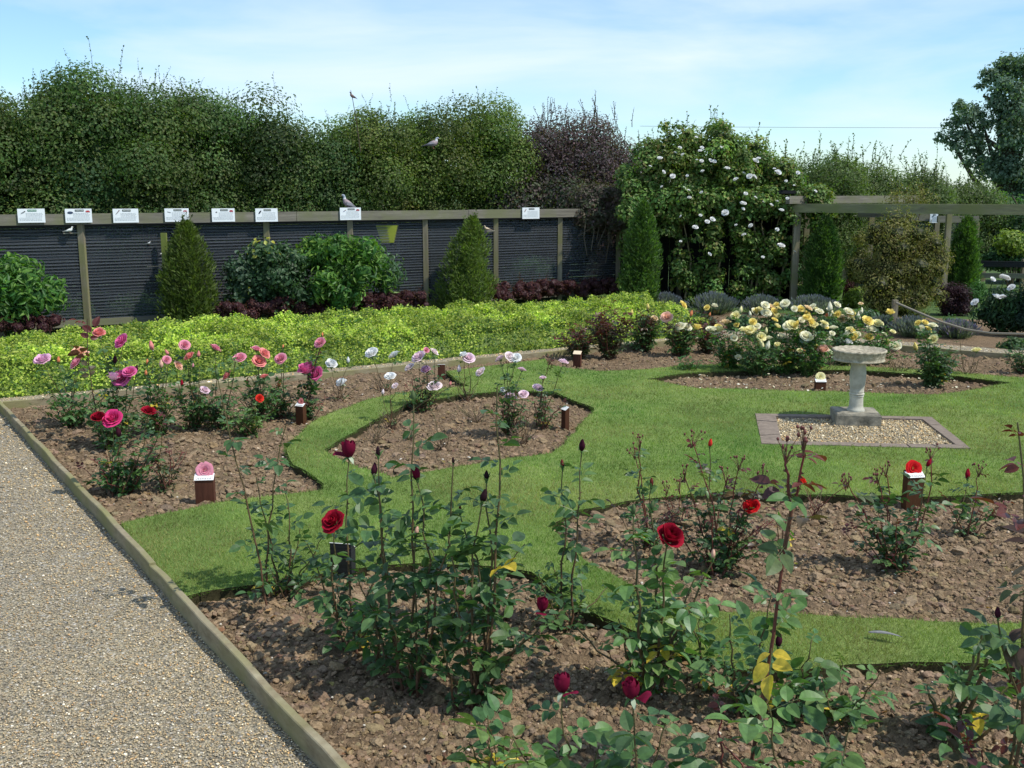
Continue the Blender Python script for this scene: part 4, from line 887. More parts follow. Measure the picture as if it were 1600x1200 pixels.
# ---------------------------------------------------------------- shrubs at the right
PO = [(.15, .16, .035), (.21, .21, .05), (.10, .12, .03), (.32, .29, .09), (.17, .13, .045)]
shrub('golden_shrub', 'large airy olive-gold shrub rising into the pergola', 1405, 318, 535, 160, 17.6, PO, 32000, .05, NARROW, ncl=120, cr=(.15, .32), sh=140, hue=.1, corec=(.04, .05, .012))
shrub('yellow_bamboo', 'slim yellow-green bamboo between the two pergola posts', 1340, 355, 470, 36, 20.3, [(.16, .17, .04), (.22, .22, .06), (.10, .12, .03)], 2600, .06, NARROW, ncl=16, cr=(.08, .16))
shrub('bamboo_shrub', 'olive shrub with upright twigs above the pergola beam', 1420, 290, 345, 110, 19.6, PO, 1500, .05, NARROW, ncl=16, sh=60, cr=(.12, .2), corec=False)
shrub('purple_maple', 'dome of dark purple maple foliage beside the golden shrub', 1488, 432, 505, 78, 18.2, [(.035, .012, .018), (.055, .018, .025), (.025, .01, .015)], 5000, .045, NARROW, ncl=30, cr=(.12, .2))
shrub('purple_shrub', 'small purple shrub behind the first row of yellow roses by the pergola conifer', 1322, 435, 462, 28, 20.6, PB, 900, .05, NARROW, ncl=8, cr=(.08, .14))
shrub('lime_shrub', 'lime green shrub low beside the golden shrub', 1335, 445, 492, 42, 19.4, [(.16, .22, .03), (.22, .28, .05)], 1500, .05, LEAF4, ncl=12, cr=(.1, .16))
shrub('lime_shrub', 'yellow-green leafy shrub at the right edge over the rail fence', 1585, 358, 400, 75, 22.6, [(.20, .28, .04), (.13, .2, .04), (.28, .34, .07)], 3000, .075, LEAF4, ncl=20, cr=(.15, .25))
shrub('green_shrub', 'blue-green shrub under the yellow-green leaves at the right edge', 1580, 385, 425, 110, 23.0, [(.04, .10, .04), (.06, .13, .05)], 3000, .07, LEAF4, ncl=24, cr=(.16, .26))
shrub('green_shrub', 'bright green low shrub right of the purple maple', 1522, 435, 480, 45, 18.9, [(.06, .15, .03), (.09, .2, .045)], 2000, .045, NARROW, ncl=16, cr=(.09, .16))
peo = shrub('peony_bush', 'dark leafy peony bush with white flowers at the right edge', 1566, 448, 528, 96, 14.6, [(.02, .05, .02), (.03, .075, .025), (.04, .10, .035)], 3200, .085, LANCE, ncl=26, cr=(.12, .22))
shrub('dark_conifer', 'dark blue-green bush cut by the right edge next to the peony', 1612, 425, 532, 60, 14.3, [(.012, .035, .022), (.02, .05, .03)], 3500, .06, NARROW, ncl=24, cr=(.12, .2))
def lavender(u, vb, wpx, hpx, Y, label, pal=((.09, .13, .09), (.12, .16, .12)), tip=(.20, .18, .30), n=900):
    wpx *= .8; hpx *= .8
    Y = G(u, vb, 0)[1] + .15; b = P(u, vb, Y); b[2] = 0; R = wpx / 2 * pxm(Y); H = hpx * pxm(Y); m_ = MB(); o = rs.normal(0, .45, (n, 2)) * R; p = np.column_stack([b[0] + o[:, 0] * .7, Y + o[:, 1] * .7, np.zeros(n)])
    ax = np.column_stack([o[:, 0] / R * .7, o[:, 1] / R * .7, np.ones(n)]) + rs.normal(0, .12, (n, 3)); l = H * rs.uniform(.5, 1.08, n) * (1 - .25 * np.clip(np.abs(o[:, 0]) / R, 0, 1))
    fc = np.stack([rs.normal(size=n), -np.ones(n), rs.normal(size=n)], 1); place(m_, LEAF4, p, ax, fc, l, col_jit(pal, n), wid=.06)
    t = p + norm(ax) * l[:, None] * .85; place(m_, LEAF4, t, ax, fc, np.full(n, .07), col_jit([tip, (.15, .17, .2)], n), wid=.5)
    r = rs.rand(n) < 1; core(m_, [b + [0, 0, H * .3]], [R * .7], 1, .5, pal[0])
    tag(m_.build('lavender_bush', m_leaf), label, 'lavender', 'lavender bushes along the back of the garden')
for (u, vb, w_, h_, Y, lb) in ((1040, 485, 45, 32, 16.9, 'small lavender bush just right of the slim conifer'), (1115, 492, 80, 42, 17.1, 'grey-blue lavender bush under the white climbing rose'), (1190, 492, 60, 36, 17.3, 'lavender bush at the foot of the first pergola post'), (1270, 492, 90, 36, 17.4, 'wide grey-green lavender bush behind the tallest yellow roses'),
      (1425, 528, 70, 38, 15.7, 'lavender bush under the start of the rope'), (1495, 530, 60, 34, 15.6, 'purple-flecked lavender bush below the purple maple'), (1380, 520, 40, 28, 16.4, 'small lavender bush at the foot of the golden shrub')):
    lavender(u, vb, w_, h_, Y, lb, tip=(.22, .18, .36) if u > 1450 else (.17, .18, .24))
for (u, v, w_, Y, lb) in ((1225, 512, 60, 16.2, 'low leafy edging plants left of the wide lavender'), (1300, 512, 70, 16.2, 'low leafy edging plants behind the bird bath roses'), (1355, 505, 50, 16.6, 'low leafy edging plants at the foot of the golden shrub'), (1090, 512, 60, 16.0, 'low leafy edging plants behind the peach rose'), (1160, 512, 60, 16.2, 'low leafy edging plants behind the pale yellow roses')):
    shrub('edging_plant', lb, u, v - 22, v + 10, w_, Y - 1.2, [(.05, .11, .045), (.07, .15, .05), (.06, .10, .06)], 1400, .05, LEAF4, ncl=14, cr=(.09, .15), group='low edging plants along the back border')
shrub('green_shrub', 'low green plants under the rope before the purple maple', 1482, 492, 528, 50, 14.6, [(.05, .11, .045), (.07, .15, .05)], 1200, .05, NARROW, ncl=12, cr=(.08, .13))
shrub('green_shrub', 'low green edging plants at the path end under the rope', 1590, 525, 556, 70, 13.3, [(.05, .10, .035), (.08, .15, .05)], 1500, .05, LEAF4, ncl=18, cr=(.08, .14))
m_ = MB(); pts = [P(1400, 473, 14.6), P(1430, 486, 14.3), P(1470, 503, 13.9), P(1510, 515, 13.6), P(1550, 521, 13.3), P(1600, 522, 13.0), P(1650, 519, 12.7)]
tube(m_, pts, .016, 8, (.4, .37, .3)); tag(m_.build('rope', m_rope, smooth=True), 'sagging grey rope strung from the golden shrub to the right edge', 'rope')
rp_ = MB(); q = P(1402, 473, 14.65); beam(rp_, [q[0] - .03, q[1], GR], [q[0] - .03, q[1], q[2] + .04], .07, .07); tag(rp_.build('rope_post', m_post), 'short timber post inside the golden shrub that holds the rope', 'post')
# ================================================================ BIRD BATH AND PAVING
hb = np.array(holes[3]); inn = gp([(1212, 651), (1441, 655.5), (1494, 696), (1221, 690)], ZL)
sheet('bird_bath_gravel', [hb], ZL - .02, m_gravel)
ps = MB()
for i in range(4):
    a, b, c, d = hb[i], hb[(i + 1) % 4], inn[(i + 1) % 4], inn[i]
    k = 7 if i % 2 == 0 else 4
    for j in range(k):
        t0, t1 = j / k + .004, (j + 1) / k - .004; q = [a + (b - a) * t0, a + (b - a) * t1, d + (c - d) * t1, d + (c - d) * t0]; z = ZL + .004 + .004 * rs.rand()
        V = [[*p, z] for p in q] + [[*p, z - .05] for p in q]; ps.add(V, [[3, 2, 1, 0], [0, 1, 5, 4], [1, 2, 6, 5], [2, 3, 7, 6], [3, 0, 4, 7]])
tag(ps.build('paver_edging', m_brick), kind='structure')
bc = G(1336, 657, ZL)[:2]; bb = empty('bird_bath', [*bc, ZL - .01], 'pale stone pedestal bird bath on a gravel square in the lawn', 'bird bath')
mp_ = pxm(bc[1]); z0 = ZL - .01
sl_ = MB(); k_s = .86; hs = .185; th = math.radians(-8); V = []
for z, s in ((-.02, 1.0), (.085, 1.0), (.098, .955)):
    for k in range(24):
        a_ = k * math.pi / 12; cx, cy = math.cos(a_), math.sin(a_); m1 = max(abs(cx), abs(cy)); cx, cy = cx / m1 * hs * s, cy / m1 * hs * s * .9
        jt = 1 + .02 * math.sin(k * 2.7 + z * 30); V.append((bc[0] + (cx * math.cos(th) - cy * math.sin(th)) * jt, bc[1] + (cx * math.sin(th) + cy * math.cos(th)) * jt, z0 + z))
F = [[i * 24 + j, i * 24 + (j + 1) % 24, (i + 1) * 24 + (j + 1) % 24, (i + 1) * 24 + j] for i in range(2) for j in range(24)]
V.append((bc[0], bc[1], z0 + .099)); sl_.add(V, F); sl_.add([V[48 + k] for k in range(24)] + [V[-1]], [[k, (k + 1) % 24, 24] for k in range(24)]); sl_.build('base_slab', m_slab, bb)
S = .0055 / 1.0; zc = z0 + .097
prof = [(.086, 0), (.088, .008), (.084, .018), (.073, .028), (.068, .05), (.066, .09), (.065, .118), (.065, .12), (.070, .125), (.070, .131), (.064, .134), (.064, .137), (.073, .141), (.074, .149), (.067, .153), (.066, .158), (.069, .162), (.069, .168), (.066, .172), (.070, .20), (.076, .24), (.079, .28), (.079, .32), (.076, .35), (.072, .37), (.071, .385), (.074, .40), (.078, .415)]
H1 = (652 - 573) * mp_; k_ = H1 / .415; m_ = MB(); lathe(m_, [*bc, zc], [(r_ * k_s, z_ * k_) for r_, z_ in prof], 64); m_.build('column', m_stone, bb, True)
m_ = MB(); zb = zc + H1 - .006
prof = [(.01, 0), (.09, .0), (.11, .006), (.15, .012), (.205, .016), (.214, .020), (.216, .026), (.212, .030), (.209, .034), (.210, .055), (.213, .060), (.212, .066), (.215, .072), (.217, .090), (.222, .096), (.225, .104), (.222, .112), (.212, .114), (.204, .110), (.19, .098), (.12, .088), (.01, .085)]
lathe(m_, [*bc, zb], prof, 96)
V = m_.V[0]; a_ = np.arctan2(V[:, 1] - bc[1], V[:, 0] - bc[0]); rr_ = np.hypot(V[:, 0] - bc[0], V[:, 1] - bc[1]); sc_ = 1 + .012 * np.sin(a_ * 22) * ((V[:, 2] > zb + .092) & (rr_ > .2)); V[:, 0] = bc[0] + (V[:, 0] - bc[0]) * sc_; V[:, 1] = bc[1] + (V[:, 1] - bc[1]) * sc_; V[:, 2] += .002 * np.sin(a_ * 22) * (V[:, 2] > zb + .10)
m_.build('bowl', m_bowl, bb, True)
# feather on the lawn
fp_ = G(1383, 992, ZL + .03); m_ = MB(); pts = np.linspace(0, 1, 9); V = []; C = []
for t in pts:
    wv = .018 * math.sin(math.pi * min(1, t * 1.02 + .03)) ** .6; c_ = fp_ + [(t - .5) * .13, -(t - .5) * .055, .012 * math.sin(t * 3)]
    V += [c_ + [-.3 * wv, wv, 0], c_ + [0, 0, .003], c_ + [.3 * wv, -wv, 0]]; C += [(.06, .06, .065), (.28, .28, .27), (.09, .09, .10)]
m_.add(V, [[i * 3 + j, i * 3 + 3 + j, i * 3 + 4 + j, i * 3 + 1 + j] for i in range(8) for j in (0, 1)], C); tag(m_.build('feather', m_feather), 'single grey feather lying on the near lawn strip', 'feather')
# ================================================================ ROSES
def petal(mb, phi, wid, L, th0, th1, r0, curl, col, nu=5, nv=5, ruf=.05, z0=0.0):
    V = []; C = []; us = np.linspace(-1, 1, nu)
    r = r0; z = z0; step = L / (nv - 1); R_ = []
    for j in range(nv):
        R_.append((r, z)); t = (j + .5) / (nv - 1); th = th0 + (th1 - th0) * t + curl * max(0, t - .6) * 2.5
        r += math.sin(th) * step; z += math.cos(th) * step
    p1, p2 = rs.rand() * 6, rs.rand() * 6
    for j, (r, z) in enumerate(R_):
        t = j / (nv - 1); w = wid * (.35 + .65 * math.sin(min(1, t * 1.15) * math.pi / 2))
        for u in us:
            a = phi + u * w * (1 if t < .85 else .9); edge = (1 - abs(u) ** 2.5 * .18 * (t > .6)); rr_ = max(.004, r + ruf * t * math.sin(u * 3 + p1) * .6) ; zz = z * (edge if t > .6 else 1) + ruf * t * math.sin(u * 4 + p2) + .03 * (t > .9) * -abs(u)
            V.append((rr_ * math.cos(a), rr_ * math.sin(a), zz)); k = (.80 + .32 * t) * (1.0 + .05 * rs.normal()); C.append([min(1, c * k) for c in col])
    F = [[j * nu + i, j * nu + i + 1, (j + 1) * nu + i + 1, (j + 1) * nu + i] for j in range(nv - 1) for i in range(nu - 1)]
    mb.add(V, F, C)
GRN = (.10, .19, .06)
def sepals(mb, L, th, r0=.12, col=GRN, z=0.0, n=5, pale=None):
    for k in range(n):
        a = k * 2 * math.pi / n + .3 + rs.normal(0, .1); V = []; C = []
        r, zz = r0, z; m = 6; tt = th + rs.normal(0, .25)
        for j in range(m):
            t = j / (m - 1); w = .13 * math.sin(math.pi * min(1, .25 + t * .75)) + .004
            for s in (-1, 1): V.append((r * math.cos(a) - s * w * math.sin(a), r * math.sin(a) + s * w * math.cos(a), zz)); C.append(pale if pale and k % 2 else col)
            g = tt + t * .9; r += math.sin(g) * L / m; zz += math.cos(g) * L / m
        mb.add(V, [[2 * j, 2 * j + 1, 2 * j + 3, 2 * j + 2] for j in range(m - 1)], C)
def hip(mb, col=GRN, s=1.0):
    lathe(mb, (0, 0, -.26 * s), [(.05, -.10), (.06, 0), (.12 * s, .08), (.14 * s, .18), (.10 * s, .27)], 8, col)
def bloom_mesh(kind, cname, seed, fine):
    st = rs.get_state(); rs.seed(seed); c = PCOL[cname]; mb = MB(); hip(mb)
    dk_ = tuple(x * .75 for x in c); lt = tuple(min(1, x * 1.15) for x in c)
    nu, nv = (7, 7) if fine else (5, 5)
    if kind == 'o':            # open, many petals
        n = 0
        for (cnt, L, t0, t1, r0, w, curl, z0) in ((3, .62, .15, -.25, .02, 1.6, 0, .16), (4, .68, .3, -.18, .07, 1.15, .1, .12), (5, .74, .52, -.1, .13, .95, .3, .08), (6, .80, .8, .1, .17, .78, .6, .04), (7, .88, 1.1, .4, .2, .66, .9, .0), (6, .95, 1.3, .65, .2, .66, 1.1, -.02)):
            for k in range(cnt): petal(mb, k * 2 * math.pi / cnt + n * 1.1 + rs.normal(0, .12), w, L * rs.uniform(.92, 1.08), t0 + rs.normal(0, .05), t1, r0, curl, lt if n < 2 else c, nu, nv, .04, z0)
            n += 1
        sepals(mb, .5, 1.9, .12)
    elif kind == 'h':          # half open, cupped
        n = 0
        for (cnt, L, t0, t1, r0, w, curl, z0) in ((2, .82, .12, -.2, .02, 2.0, 0, .06), (3, .95, .3, -.2, .08, 1.5, .1, .04), (4, 1.02, .55, -.12, .14, 1.1, .35, .02), (5, 1.04, .85, -.1, .17, 1.15, .8, .0), (5, .92, 1.15, .35, .18, .95, 1.1, -.03)):
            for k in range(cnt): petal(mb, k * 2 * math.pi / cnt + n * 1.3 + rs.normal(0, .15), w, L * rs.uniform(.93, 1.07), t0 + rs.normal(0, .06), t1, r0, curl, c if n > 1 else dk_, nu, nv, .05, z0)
            n += 1
        sepals(mb, .62, 1.75, .13, pale=(.42, .50, .32))
    elif kind == 'g':          # closed goblet
        n = 0
        for (cnt, L, t0, t1, r0, w, curl, z0) in ((2, 1.0, .12, -.25, .02, 2.0, 0, .06), (3, 1.15, .32, -.3, .08, 1.6, .0, .04), (3, 1.18, .62, -.42, .14, 1.35, .0, .02), (4, 1.08, .85, -.42, .17, 1.15, .35, .0), (1, .85, 1.35, .9, .18, .6, .9, -.03)):
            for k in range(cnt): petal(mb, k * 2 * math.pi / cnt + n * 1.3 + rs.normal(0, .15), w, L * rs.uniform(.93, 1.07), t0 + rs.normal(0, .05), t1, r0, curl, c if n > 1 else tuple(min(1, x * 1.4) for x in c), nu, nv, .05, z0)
            n += 1
        sepals(mb, .75, 1.9, .13, pale=(.45, .52, .36))
    elif kind == 'b':          # bud
        for (cnt, L, t0, t1, r0, w) in ((2, 1.5, .28, -.30, .05, 2.2), (3, 1.45, .50, -.48, .10, 1.3), (3, 1.28, .68, -.62, .12, 1.25)):
            for k in range(cnt): petal(mb, k * 2 * math.pi / cnt + cnt + rs.normal(0, .1), w, L, t0, t1, r0, .0, c, nu, nv, .02, 0)
        sepals(mb, .8, .75, .12, pale=(.3, .36, .2))
    elif kind == 't':          # tight green or dark little bud
        for k in range(4): petal(mb, k * math.pi / 2, 1.3, 1.2, .5, -.55, .08, 0, c, 5, 5, .01, 0)
        sepals(mb, 1.15, .42, .12)
    rs.set_state(st); return mb
PCOL = dict(dred=(.15, .006, .028), dark=(.055, .010, .022), vdark=(.03, .012, .016), red=(.30, .006, .022), bred=(.62, .014, .018), sred=(.68, .04, .025), pink=(.76, .32, .40), mag=(.72, .16, .36), deep=(.66, .05, .2), lil=(.76, .46, .60),
            coral=(.80, .30, .27), orange=(.78, .28, .12), peach=(.83, .52, .38), pale=(.82, .64, .70), blush=(.84, .72, .72), white=(.82, .82, .80), yel=(.84, .70, .22), lem=(.84, .78, .42), cream=(.84, .81, .60), green=(.12, .17, .07), maroon=(.16, .03, .025), apr=(.85, .68, .42))
_bm = {}
def bloom(root, p, w, kind, cname, fine=False, cane_dir=None, nm=None):
    key = (kind, cname, rs.randint(0, 3), fine)
    if key not in _bm: _bm[key] = bloom_mesh(kind, cname, abs(hash_(key)) % 100000, fine).mesh({'o': 'bloom', 'h': 'bloom', 'g': 'bloom', 'b': 'bud', 't': 'bud'}[kind], m_petal, np.zeros(3), True)
    o = bpy.data.objects.new(nm or {'o': 'bloom', 'h': 'bloom', 'g': 'bloom', 'b': 'bud', 't': 'bud'}[kind], _bm[key]); COL.objects.link(o); o.parent = root
    off = ORG[root.name]; o.location = tuple(np.asarray(p) - off)
    sc = (.94 if not fine else 1.06) * rs.uniform(.9, 1.06) * w / {'o': 1.75, 'h': 1.35, 'g': 1.12, 'b': 1.05, 't': .80}[kind]; o.scale = (sc, sc, sc)
    tl = {'o': .55, 'h': .3, 'g': .15, 'b': .15, 't': .1}[kind]
    d = Vector((rs.normal(0, tl), rs.normal({'o': -.62, 'h': -.3}.get(kind, 0), tl * .8), 1)).normalized(); q = d.to_track_quat('Z', 'Y')
    o.rotation_euler = (q.to_matrix() @ Matrix.Rotation(rs.rand() * 6.28, 3, 'Z')).to_euler(); return d
def hash_(k):
    v = 7
    for ch in repr(k): v = (v * 131 + ord(ch)) % 1000003
    return v
RL = dict(dark=[(.055, .120, .040), (.075, .150, .048), (.048, .095, .036), (.10, .180, .052)],
          mid=[(.058, .135, .042), (.078, .170, .050), (.050, .110, .040), (.105, .190, .052)],
          light=[(.085, .180, .045), (.110, .210, .055), (.070, .150, .050), (.14, .22, .06)],
          olive=[(.055, .095, .035), (.075, .105, .04), (.09, .07, .035), (.05, .08, .03)],
          bright=[(.07, .17, .035), (.09, .21, .045), (.05, .13, .03)])
MAR = np.array([(.10, .022, .020), (.14, .035, .025), (.08, .03, .03)])
def cane_pts(b, t, n=9, bow=.06, wig=.008):
    b, t = np.asarray(b, float), np.asarray(t, float); L = np.linalg.norm(t - b); k = np.linspace(0, 1, n)[:, None]
    side = rs.normal(0, 1, 3) * [1, .6, .2]; out = (t - b) * [1, 1, 0]
    pts = b + (t - b) * k - out * np.sin(k * math.pi) * .18 * 0 + side * L * bow * np.sin(k * math.pi) * rs.uniform(.3, 1)
    pts[1:-1] += rs.normal(0, wig, (n - 2, 3)) * [1, 1, .3]; return pts
def leaves_on(mb, pts, ls, pal, f0=.15, f1=1.0, step=.06, mar=0.0, dens=1.0, yellow=.012, fine=True, droopy=0.0, five=True):
    seg = np.linalg.norm(np.diff(pts, axis=0), axis=1); cum = np.r_[0, np.cumsum(seg)]; L = cum[-1]
    m = max(2, int(L * (f1 - f0) / step * dens)); s = np.linspace(f0 * L, f1 * L, m) + rs.normal(0, step * .15, m); s = np.clip(s, 0, L * .985)
    pos = np.stack([np.interp(s, cum, pts[:, i]) for i in range(3)], 1); f = s / L
    az = np.arange(m) * 2.4 + rs.rand() * 6.28 + rs.normal(0, .3, m); el = rs.normal(.30, .28, m) - droopy
    r = np.stack([np.cos(az) * np.cos(el), np.sin(az) * np.cos(el), np.sin(el)], 1)
    up = np.array([0, 0, 1.0]); n = up - r * r[:, 2:3]; n = norm(n + rs.normal(0, .28, (m, 3))); n = norm(n - r * np.sum(n * r, 1, keepdims=True)); sd = np.cross(n, r)
    sz = ls * rs.uniform(.7, 1.2, m) * np.where(f > .9, .6, 1) * np.where(f < .25, .8, 1); tpl = LEAF if fine else LEAFM
    col = col_jit(pal, m, .15)
    if mar: k = np.clip((f - (1 - mar)) / (mar * .5), 0, 1)[:, None]; col = col * (1 - k) + MAR[rs.randint(0, 3, m)] * k
    yl = (rs.rand(m) < yellow * 2) & (f < .5); col[yl] = (.62, .46, .05)
    RLn = sz * 1.35
    for (al, sdv, dirx, dirs, k) in ((1.0, 0, 1, 0, 1.0), (.62, .06, .45, .85, .92), (.62, -.06, .45, -.85, .92)) + (((.25, .05, .35, .9, .72), (.25, -.05, .35, -.9, .72)) if five else ()):
        p = pos + r * (RLn * al)[:, None] + sd * (sdv * sz)[:, None]; ax = r * dirx + sd * dirs + rs.normal(0, .14, (m, 3)) - up * .12; nn = n + rs.normal(0, .22, (m, 3))
        place(mb, tpl, p, ax, nn, sz * k * rs.uniform(.85, 1.1, m), col * rs.uniform(.85, 1.15, (m, 1)))
    # leaf stalks
    a = pos; b = pos + r * RLn[:, None]; w = sd * .0011
    V = np.stack([a - w, a + w, b + w, b - w], 1).reshape(-1, 3); F = np.arange(4 * m).reshape(-1, 4); mb.add(V, F, (.10, .13, .05))
def thorns(mb, pts, r, col):
    n = int(np.linalg.norm(pts[-1] - pts[0]) / .03); t = rs.uniform(.05, .85, n); k = np.arange(len(pts)) / (len(pts) - 1)
    pos = np.stack([np.interp(t, k, pts[:, i]) for i in range(3)], 1); az = rs.rand(n) * 6.28; d = np.stack([np.cos(az), np.sin(az), np.full(n, -.3)], 1)
    place(mb, BLADE, pos + d * r * .5, d, np.stack([-np.sin(az), np.cos(az), 0 * az], 1), np.full(n, .009 + r * .5), np.tile(col, (n, 1)), wid=.6)
CN = {'r': (.13, .06, .035), 'g': (.11, .14, .045), 'b': (.13, .085, .045), 'd': (.07, .03, .025)}
def rose(label, bu, bv, blooms, n=5, h=.5, sp=.25, ls=.05, pal='mid', cc='r', mar=.0, near=False, dens=1.0, cr=.006, group='rose bushes in the beds', step=.06, f0=.15, yellow=.012, bare=False, tuft=0, dz=.0, base=None, cat='rose bush', five=True, fork=None):
    ls *= 1.25 if bv < 1200 else 1.75; step *= .92 if near else .84; n = int(round(n * ((.72 if bv < 1200 else 1.5) if near else 1.25))); h *= 1.1; cr *= .74
    b = G(bu, bv, 0) if base is None else np.array(base); b[2] = .005; Y = b[1]; m = pxm(Y)
    r = empty('rose_bush', b, label, cat, group); P_ = RL[pal]; C = CN[cc]; top = CN['g'] if cc != 'd' else C
    lf = MB(); has = False
    # side shoots with leaves filling the bush
    mains = []
    for (u, v, w, kind, col) in blooms:
        Yt = Y + rs.uniform(-.5, .5) * sp * .6 + dz; t = P(u, v, Yt); wid = w * pxm(Yt)
        bs = b + [rs.normal(0, .03), rs.normal(0, .03), -.02]
        if kind in 'ohgbt':
            d = bloom(r, t - np.array([0, 0, wid * {'o': .15, 'h': .32, 'g': .42, 'b': .5, 't': .6}[kind]]), wid, kind, col, near)
            t = t - np.array([0, 0, wid * {'o': .3, 'h': .48, 'g': .58, 'b': .7, 't': .9}[kind]])
        mains.append((bs, t, kind))
    for k in range(n):
        a = rs.rand() * 6.28; q = rs.uniform(.3, 1); hh_ = h * rs.uniform(.55, 1.05) * (1.05 - .35 * q)
        mains.append((b + [rs.normal(0, .03), rs.normal(0, .03), -.02], b + [math.cos(a) * sp * q, math.sin(a) * sp * q * .8, hh_], 'f'))
    big = max(len([1 for x in mains if x[2] != 'f']), 1)
    m_c = None
    for i, (s, t, kind) in enumerate(mains):
        if fork and kind == 'm':
            fk = P(fork[0], fork[1], Y); f1 = cane_pts(b - [0, 0, .02], fk, 8, .03, .004) if i == 0 else None
            if i == 0: trunk_ = f1
            p2 = cane_pts(fk, t, 6, .05, .004); pts = np.concatenate([trunk_, p2[1:]]) if i == 0 else np.concatenate([trunk_[-2:], p2[1:]])
        else: pts = cane_pts(s, t, 10 if near else 7, .05, .006 if near else .008)
        L = np.linalg.norm(t - s); rad = cr * (.55 + .45 * min(1, L / .6)); mb = MB()
        kk = np.linspace(0, 1, len(pts))[:, None]; cols = np.array(C) * (1 - kk) + (np.array(top) * .6 + np.array(C) * .4) * kk
        if mar and kind in 'mf': cols = np.array(C) * (1 - kk) + np.array((.18, .03, .03)) * kk
        tube(mb, pts, rad * np.linspace(1.25, .5, len(pts)), 7 if near else 5, cols)
        if near: thorns(mb, pts, rad, C)
        if not bare or kind != 'f':
            f_ = f0 if kind != 'x' else .12
            leaves_on(lf, pts, ls * (.85 if kind == 'f' else 1), P_, f_, .96 if kind in 'fmx' else .9, step, mar if kind in 'mfx' else mar * .4, dens * (.45 if bare else 1), yellow, near or ls > .045, five=five); has = True
        if kind == 'm':        # cluster of tiny buds and young red leaves at the tip
            for q in range(7):
                e = t + np.array([rs.normal(0, .022), rs.normal(0, .02), rs.uniform(.01, .06)]); tube(mb, [t - [0, 0, .03], (t + e) / 2, e], [.002, .0016, .001], 4, (.14, .08, .04)); lumps(mb, ICO0, (e + [0, 0, .005])[None], np.array([.006]), np.array([[.16, .05, .04]]), 1.5, .1)
        mb.build('cane', m_stem, r, True)
    for q in range(tuft):      # short bare twigs at the foot
        a = rs.rand() * 6.28; mb = MB(); e = b + [math.cos(a) * sp * .5, math.sin(a) * sp * .4, rs.uniform(.08, .2)]; tube(mb, cane_pts(b, e, 5, .05), cr * np.linspace(.8, .3, 5), 4, (.20, .14, .09)); mb.build('twig', m_stem, r)
    if has: lf.build('foliage', m_rose_leaf, r)
    return r
N_ = dict(near=True)
GF = 'dark red rose bushes in the front bed'
# --- front bed, dark red roses
rose('tall lone rose cane leaning left at the lawn corner, tipped by a green bud', 412, 957, [(340, 584, 10, 't', 'green')], 0, ls=.052, pal='dark', group=GF, step=.085, f0=.1, cr=.006, **N_)
rose('small rose bush with two thin straight canes behind the dark name post', 440, 935, [(447, 664, 1, 'x', ''), (444, 762, 1, 'x', ''), (505, 838, 1, 'x', ''), (400, 745, 1, 'x', ''), (470, 815, 1, 'x', '')], 10, .24, .26, .05, 'dark', group=GF, step=.07, cr=.006, **N_)
rose('rose bush with one large upright dark red bloom on a straight tall cane', 556, 1015, [(545, 703, 27, 'g', 'dred'), (523, 812, 36, 'o', 'red'), (480, 850, 1, 'x', ''), (610, 820, 1, 'x', '')], 6, .36, .26, .056, 'dark', group=GF, cr=.0065, **N_)
rose('rose bush with dark pointed buds and a tall green-budded cane left of centre', 640, 1085, [(646, 620, 13, 't', 'green'), (591, 707, 12, 't', 'vdark'), (584, 736, 15, 'b', 'dark'), (652, 741, 19, 'b', 'dred'), (649, 832, 12, 't', 'peach'), (708, 720, 8, 't', 'vdark')], 6, .38, .36, .056, 'dark', group=GF, cr=.007, **N_)
rose('rose bush at the middle with blackish buds and a tall leafy cane', 745, 1110, [(777, 604, 1, 'x', ''), (760, 745, 12, 't', 'vdark'), (753, 777, 17, 'b', 'vdark'), (719, 798, 10, 't', 'maroon'), (847, 946, 22, 'g', 'dred'), (700, 835, 1, 'x', '')], 6, .42, .36, .058, 'dark', group=GF, cr=.0075, **N_)
rose('rose bush with a dark opening bud on a long cane above the lawn', 880, 985, [(909, 697, 16, 'b', 'dark'), (879, 726, 11, 't', 'maroon')], 9, .34, .32, .055, 'dark', group=GF, cr=.0065, **N_)
rose('leafy rose bush filling the gap behind the middle bushes', 700, 985, [(820, 850, 1, 'x', ''), (670, 850, 1, 'x', '')], 7, .36, .34, .054, 'dark', group=GF, cr=.0065, **N_)
rose('low leafy rose bush left of the blackish buds', 600, 1050, [(560, 905, 1, 'x', '')], 7, .34, .26, .058, 'mid', group=GF, cr=.0065, **N_)
rose('rose bush with one broad crimson bloom beside green closed buds', 1010, 1088, [(1043, 833, 36, 'h', 'red'), (990, 797, 13, 't', 'green'), (1017, 791, 12, 't', 'green'), (1114, 868, 12, 't', 'peach'), (1085, 905, 1, 'x', '')], 9, .42, .32, .060, 'light', group=GF, cr=.008, yellow=.05, **N_)
rose('nearest rose bush with a ragged dark red bloom drooping one petal', 880, 1330, [(879, 1069, 34, 'g', 'dred'), (800, 1150, 1, 'x', ''), (936, 1165, 1, 'x', '')], 5, .30, .28, .055, 'light', group=GF, cr=.006, **N_)
rose('nearest rose bush with a dark red half-open bloom over pale sepals', 1003, 1330, [(988, 1078, 33, 'g', 'dred'), (1110, 1150, 1, 'x', ''), (1040, 1130, 1, 'x', '')], 4, .26, .28, .055, 'dark', group=GF, cr=.006, **N_)
rose('tall lone rose cane forking into two red young shoots, right of centre', 1165, 1240, [(1256, 697, 1, 'm', ''), (1228, 712, 1, 'm', '')], 3, .26, .24, .046, 'light', mar=.34, group=GF, step=.07, cr=.008, fork=(1238, 790), **N_)
